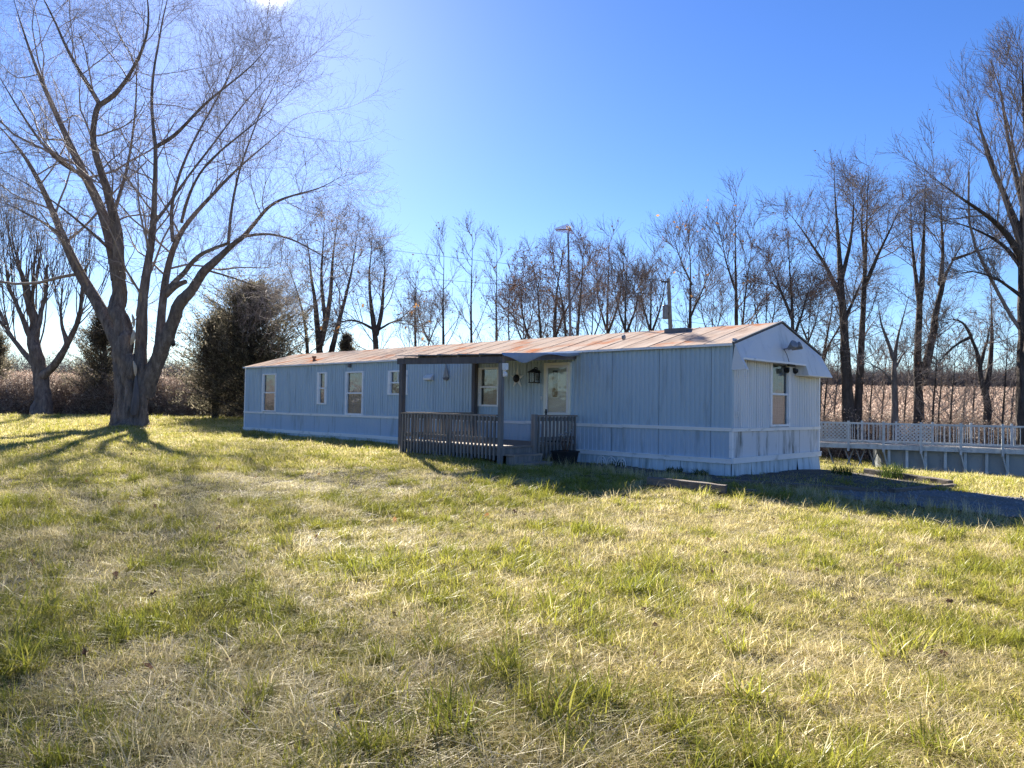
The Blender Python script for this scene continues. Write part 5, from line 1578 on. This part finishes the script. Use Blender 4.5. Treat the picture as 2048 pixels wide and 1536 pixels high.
# gravel stones
dn = 9000
gx = rng.uniform(3, 22, dn); gy = rng.uniform(4, 16, dn)
k = inpoly(gx, gy, DRIVE) & (np.abs(gx) < gy * .95 + 2); gx, gy = gx[k], gy[k]
def stone(seed):
    r2 = np.random.default_rng(seed)
    v = np.array([(x, y, z) for z in (-.5, .5) for (x, y) in ((1, 0), (.5, .87), (-.5, .87), (-1, 0), (-.5, -.87), (.5, -.87))]) * np.array([.022, .016, .018]) + r2.normal(size=(12, 3)) * .003
    f = [(i, (i + 1) % 6, (i + 1) % 6 + 6, i + 6) for i in range(6)]
    mb = MB().add(v, f + [tuple(range(6))[::-1], tuple(range(6, 12))]); me = mb.mesh('gravel_stone'); me.materials.append(m_stone)
    return bpy.data.objects.new('gravel_stone', me)


m_stone = M('gravel_stone', [(.3, (.14, .135, .13)), (.7, (.32, .31, .295))], 3, world=True, rough=.9)
scatter('gravel_stones', 'loose grey stones of the gravel driveway', 'gravel', np.c_[gx, gy, G(gx, gy) + .038], rng.integers(0, 3, len(gx)), .5 + 1.0 * rng.random(len(gx)), [stone(i) for i in range(3)], .4)

# field weeds
def weed_src(name, n, h, seed, mat, leafy, rad):
    r2 = np.random.default_rng(seed)
    a = r2.random(n) * 6.283; rr = rad * np.sqrt(r2.random(n))
    p0 = np.c_[rr * np.cos(a), rr * np.sin(a), np.zeros(n)]
    K = 4; st = np.zeros((n, K, 3)); st[:, 0] = p0; d = unit(np.c_[r2.normal(size=(n, 2)) * .35, np.ones(n)])
    L = h * (.5 + .6 * r2.random(n))
    for k in range(1, K):
        d = unit(d + r2.normal(size=(n, 3)) * .15); st[:, k] = st[:, k - 1] + d * (L / (K - 1))[:, None]
    v1, f1 = tubes(st, np.tile(np.linspace(.009, .004, K), (n, 1)), 3)
    pk = st[r2.integers(0, n, leafy), r2.integers(1, K, leafy)] + r2.normal(size=(leafy, 3)) * .07
    a_ = unit(r2.normal(size=(leafy, 3))); b_ = unit(np.cross(a_, r2.normal(size=(leafy, 3)))); s_ = .03 + .05 * r2.random((leafy, 1))
    v2 = np.stack([pk - a_ * s_, pk + b_ * s_ * .5, pk + a_ * s_, pk - b_ * s_ * .5], 1).reshape(-1, 3); f2 = np.arange(4 * leafy).reshape(-1, 4)
    v, f = merge([(v1, f1), (v2, f2)])
    me = np_mesh(name, v, f, False); me.materials.append(mat)
    at = me.attributes.new('tone', 'FLOAT', 'FACE'); at.data.foreach_set('value', r2.random(len(f)).astype(np.float32))
    return bpy.data.objects.new(name, me)


FW = []
for r0, r1, dens in ((36, 60, 2.2), (60, 100, .9), (100, 170, .28), (170, 250, .10)):
    n = int(3.1 * r1 * r1 * dens * .35); rr = np.sqrt(rng.uniform(r0 ** 2, r1 ** 2, n)); aa = rng.uniform(-.78, .78, n)
    x, y = rr * np.sin(aa), rr * np.cos(aa)
    k = (y > field_edge(x) + rng.random(n) * 1.2); FW.append(np.c_[x, y, np.full(n, 1.0 if r1 <= 60 else (1.3 if r1 <= 100 else 1.7))[:]][k])
FW = np.concatenate(FW)
wsrc = [weed_src('field_weed', 40, .8, s, m_weed, 240, .55) for s in (1, 2, 3)]
scatter('field_weeds', 'pinkish brown dry weeds covering the rising field beyond the lawn', 'weeds', np.c_[FW[:, :2], G(FW[:, 0], FW[:, 1]) - .05], rng.integers(0, 3, len(FW)), FW[:, 2] * (.7 + .5 * rng.random(len(FW))), wsrc, .1)


# brush thicket on the lawn's far edge
m_far = mat_leaf('far_woods', [(.25, (.11, .10, .105)), (.85, (.24, .225, .225))], .6, .2, 'tone')


def bush_src(seed, h, leafy, mat=None):
    global rng
    keep = rng; rng = np.random.default_rng(seed)
    base = np.zeros((9, 6, 3)); 
    for i in range(9):
        d = unit(np.array([rng.normal() * .45, rng.normal() * .45, 1.0])); p = np.array([rng.normal() * .25, rng.normal() * .25, 0])
        for k in range(6):
            base[i, k] = p; d = unit(d + rng.normal(size=3) * .16); p = p + d * h * (.7 + .3 * rng.random()) / 5
    rb = np.tile(np.linspace(.018, .006, 6), (9, 1))
    c1 = grow(base, rb, 9, .1, 1, (25, 70), h * .5, 5, .02, .22, .6, .006); c2 = grow(c1[0], c1[1], 6, .1, 1, (25, 70), h * .26, 4, -.02, .25, .7, .005)
    v, f = merge([tubes(base, rb, 4), tubes(*c1, 3), tubes(*c2, 3)])
    last = np.r_[c2[0].reshape(-1, 3), c1[0].reshape(-1, 3)]; pk = last[rng.integers(0, len(last), leafy)] + rng.normal(size=(leafy, 3)) * .05
    a_ = unit(rng.normal(size=(leafy, 3))); b_ = unit(np.cross(a_, rng.normal(size=(leafy, 3)))); s_ = .02 + .035 * rng.random((leafy, 1))
    v2 = np.stack([pk - a_ * s_, pk + b_ * s_ * .6, pk + a_ * s_, pk - b_ * s_ * .6], 1).reshape(-1, 3)
    v, f = merge([(v, f), (v2, np.arange(4 * leafy).reshape(-1, 4))])
    me = np_mesh('brush', v, f, False); me.materials.append(mat or m_brush)
    at = me.attributes.new('tone', 'FLOAT', 'FACE'); at.data.foreach_set('value', rng.random(len(f)).astype(np.float32))
    rng = keep
    return bpy.data.objects.new('brush', me)


bs = [bush_src(11, 2.0, 700), bush_src(12, 1.7, 900), bush_src(13, 2.3, 400)]


def brush(name, label, spans, dens, sc):
    pts = []
    for x0, x1, depth, off in spans:
        n = int((x1 - x0) * depth * dens)
        x = rng.uniform(x0, x1, n); y = field_edge(x) + off + rng.random(n) ** 1.3 * depth; pts.append(np.c_[x, y])
    pts = np.concatenate(pts)
    scatter(name, label, 'brush', np.c_[pts, G(pts[:, 0], pts[:, 1]) - .05], rng.integers(0, 3, len(pts)), sc * (.6 + .7 * rng.random(len(pts))), bs, .1)


brush('brush_thicket', 'tangled leafless brush along the lawn edge on the left', [(-46, -11, 4.5, .3)], 1.3, 1.15)
brush('field_edge_brush', 'low tangled brush under the trees behind the pool and home', [(-10, 8, 4, 0), (8, 38, 7, 0)], 1.5, 1.0)

# far woods on the skyline
fw = []
bf = [bush_src(21, 2.0, 900, m_far), bush_src(22, 2.4, 700, m_far)]
n = 2600; aa = rng.uniform(-.85, .85, n); rr = rng.uniform(262, 300, n); keepk = (aa > .30) | (rng.random(n) < .15)
x, y = (rr * np.sin(aa))[keepk], (rr * np.cos(aa))[keepk]
scatter('distant_woods', 'hazy line of far bare trees on the skyline', 'woods', np.c_[x, y, G(x, y) - .3], rng.integers(0, 2, len(x)), 2.4 + 2.2 * rng.random(len(x)), bf, .06)
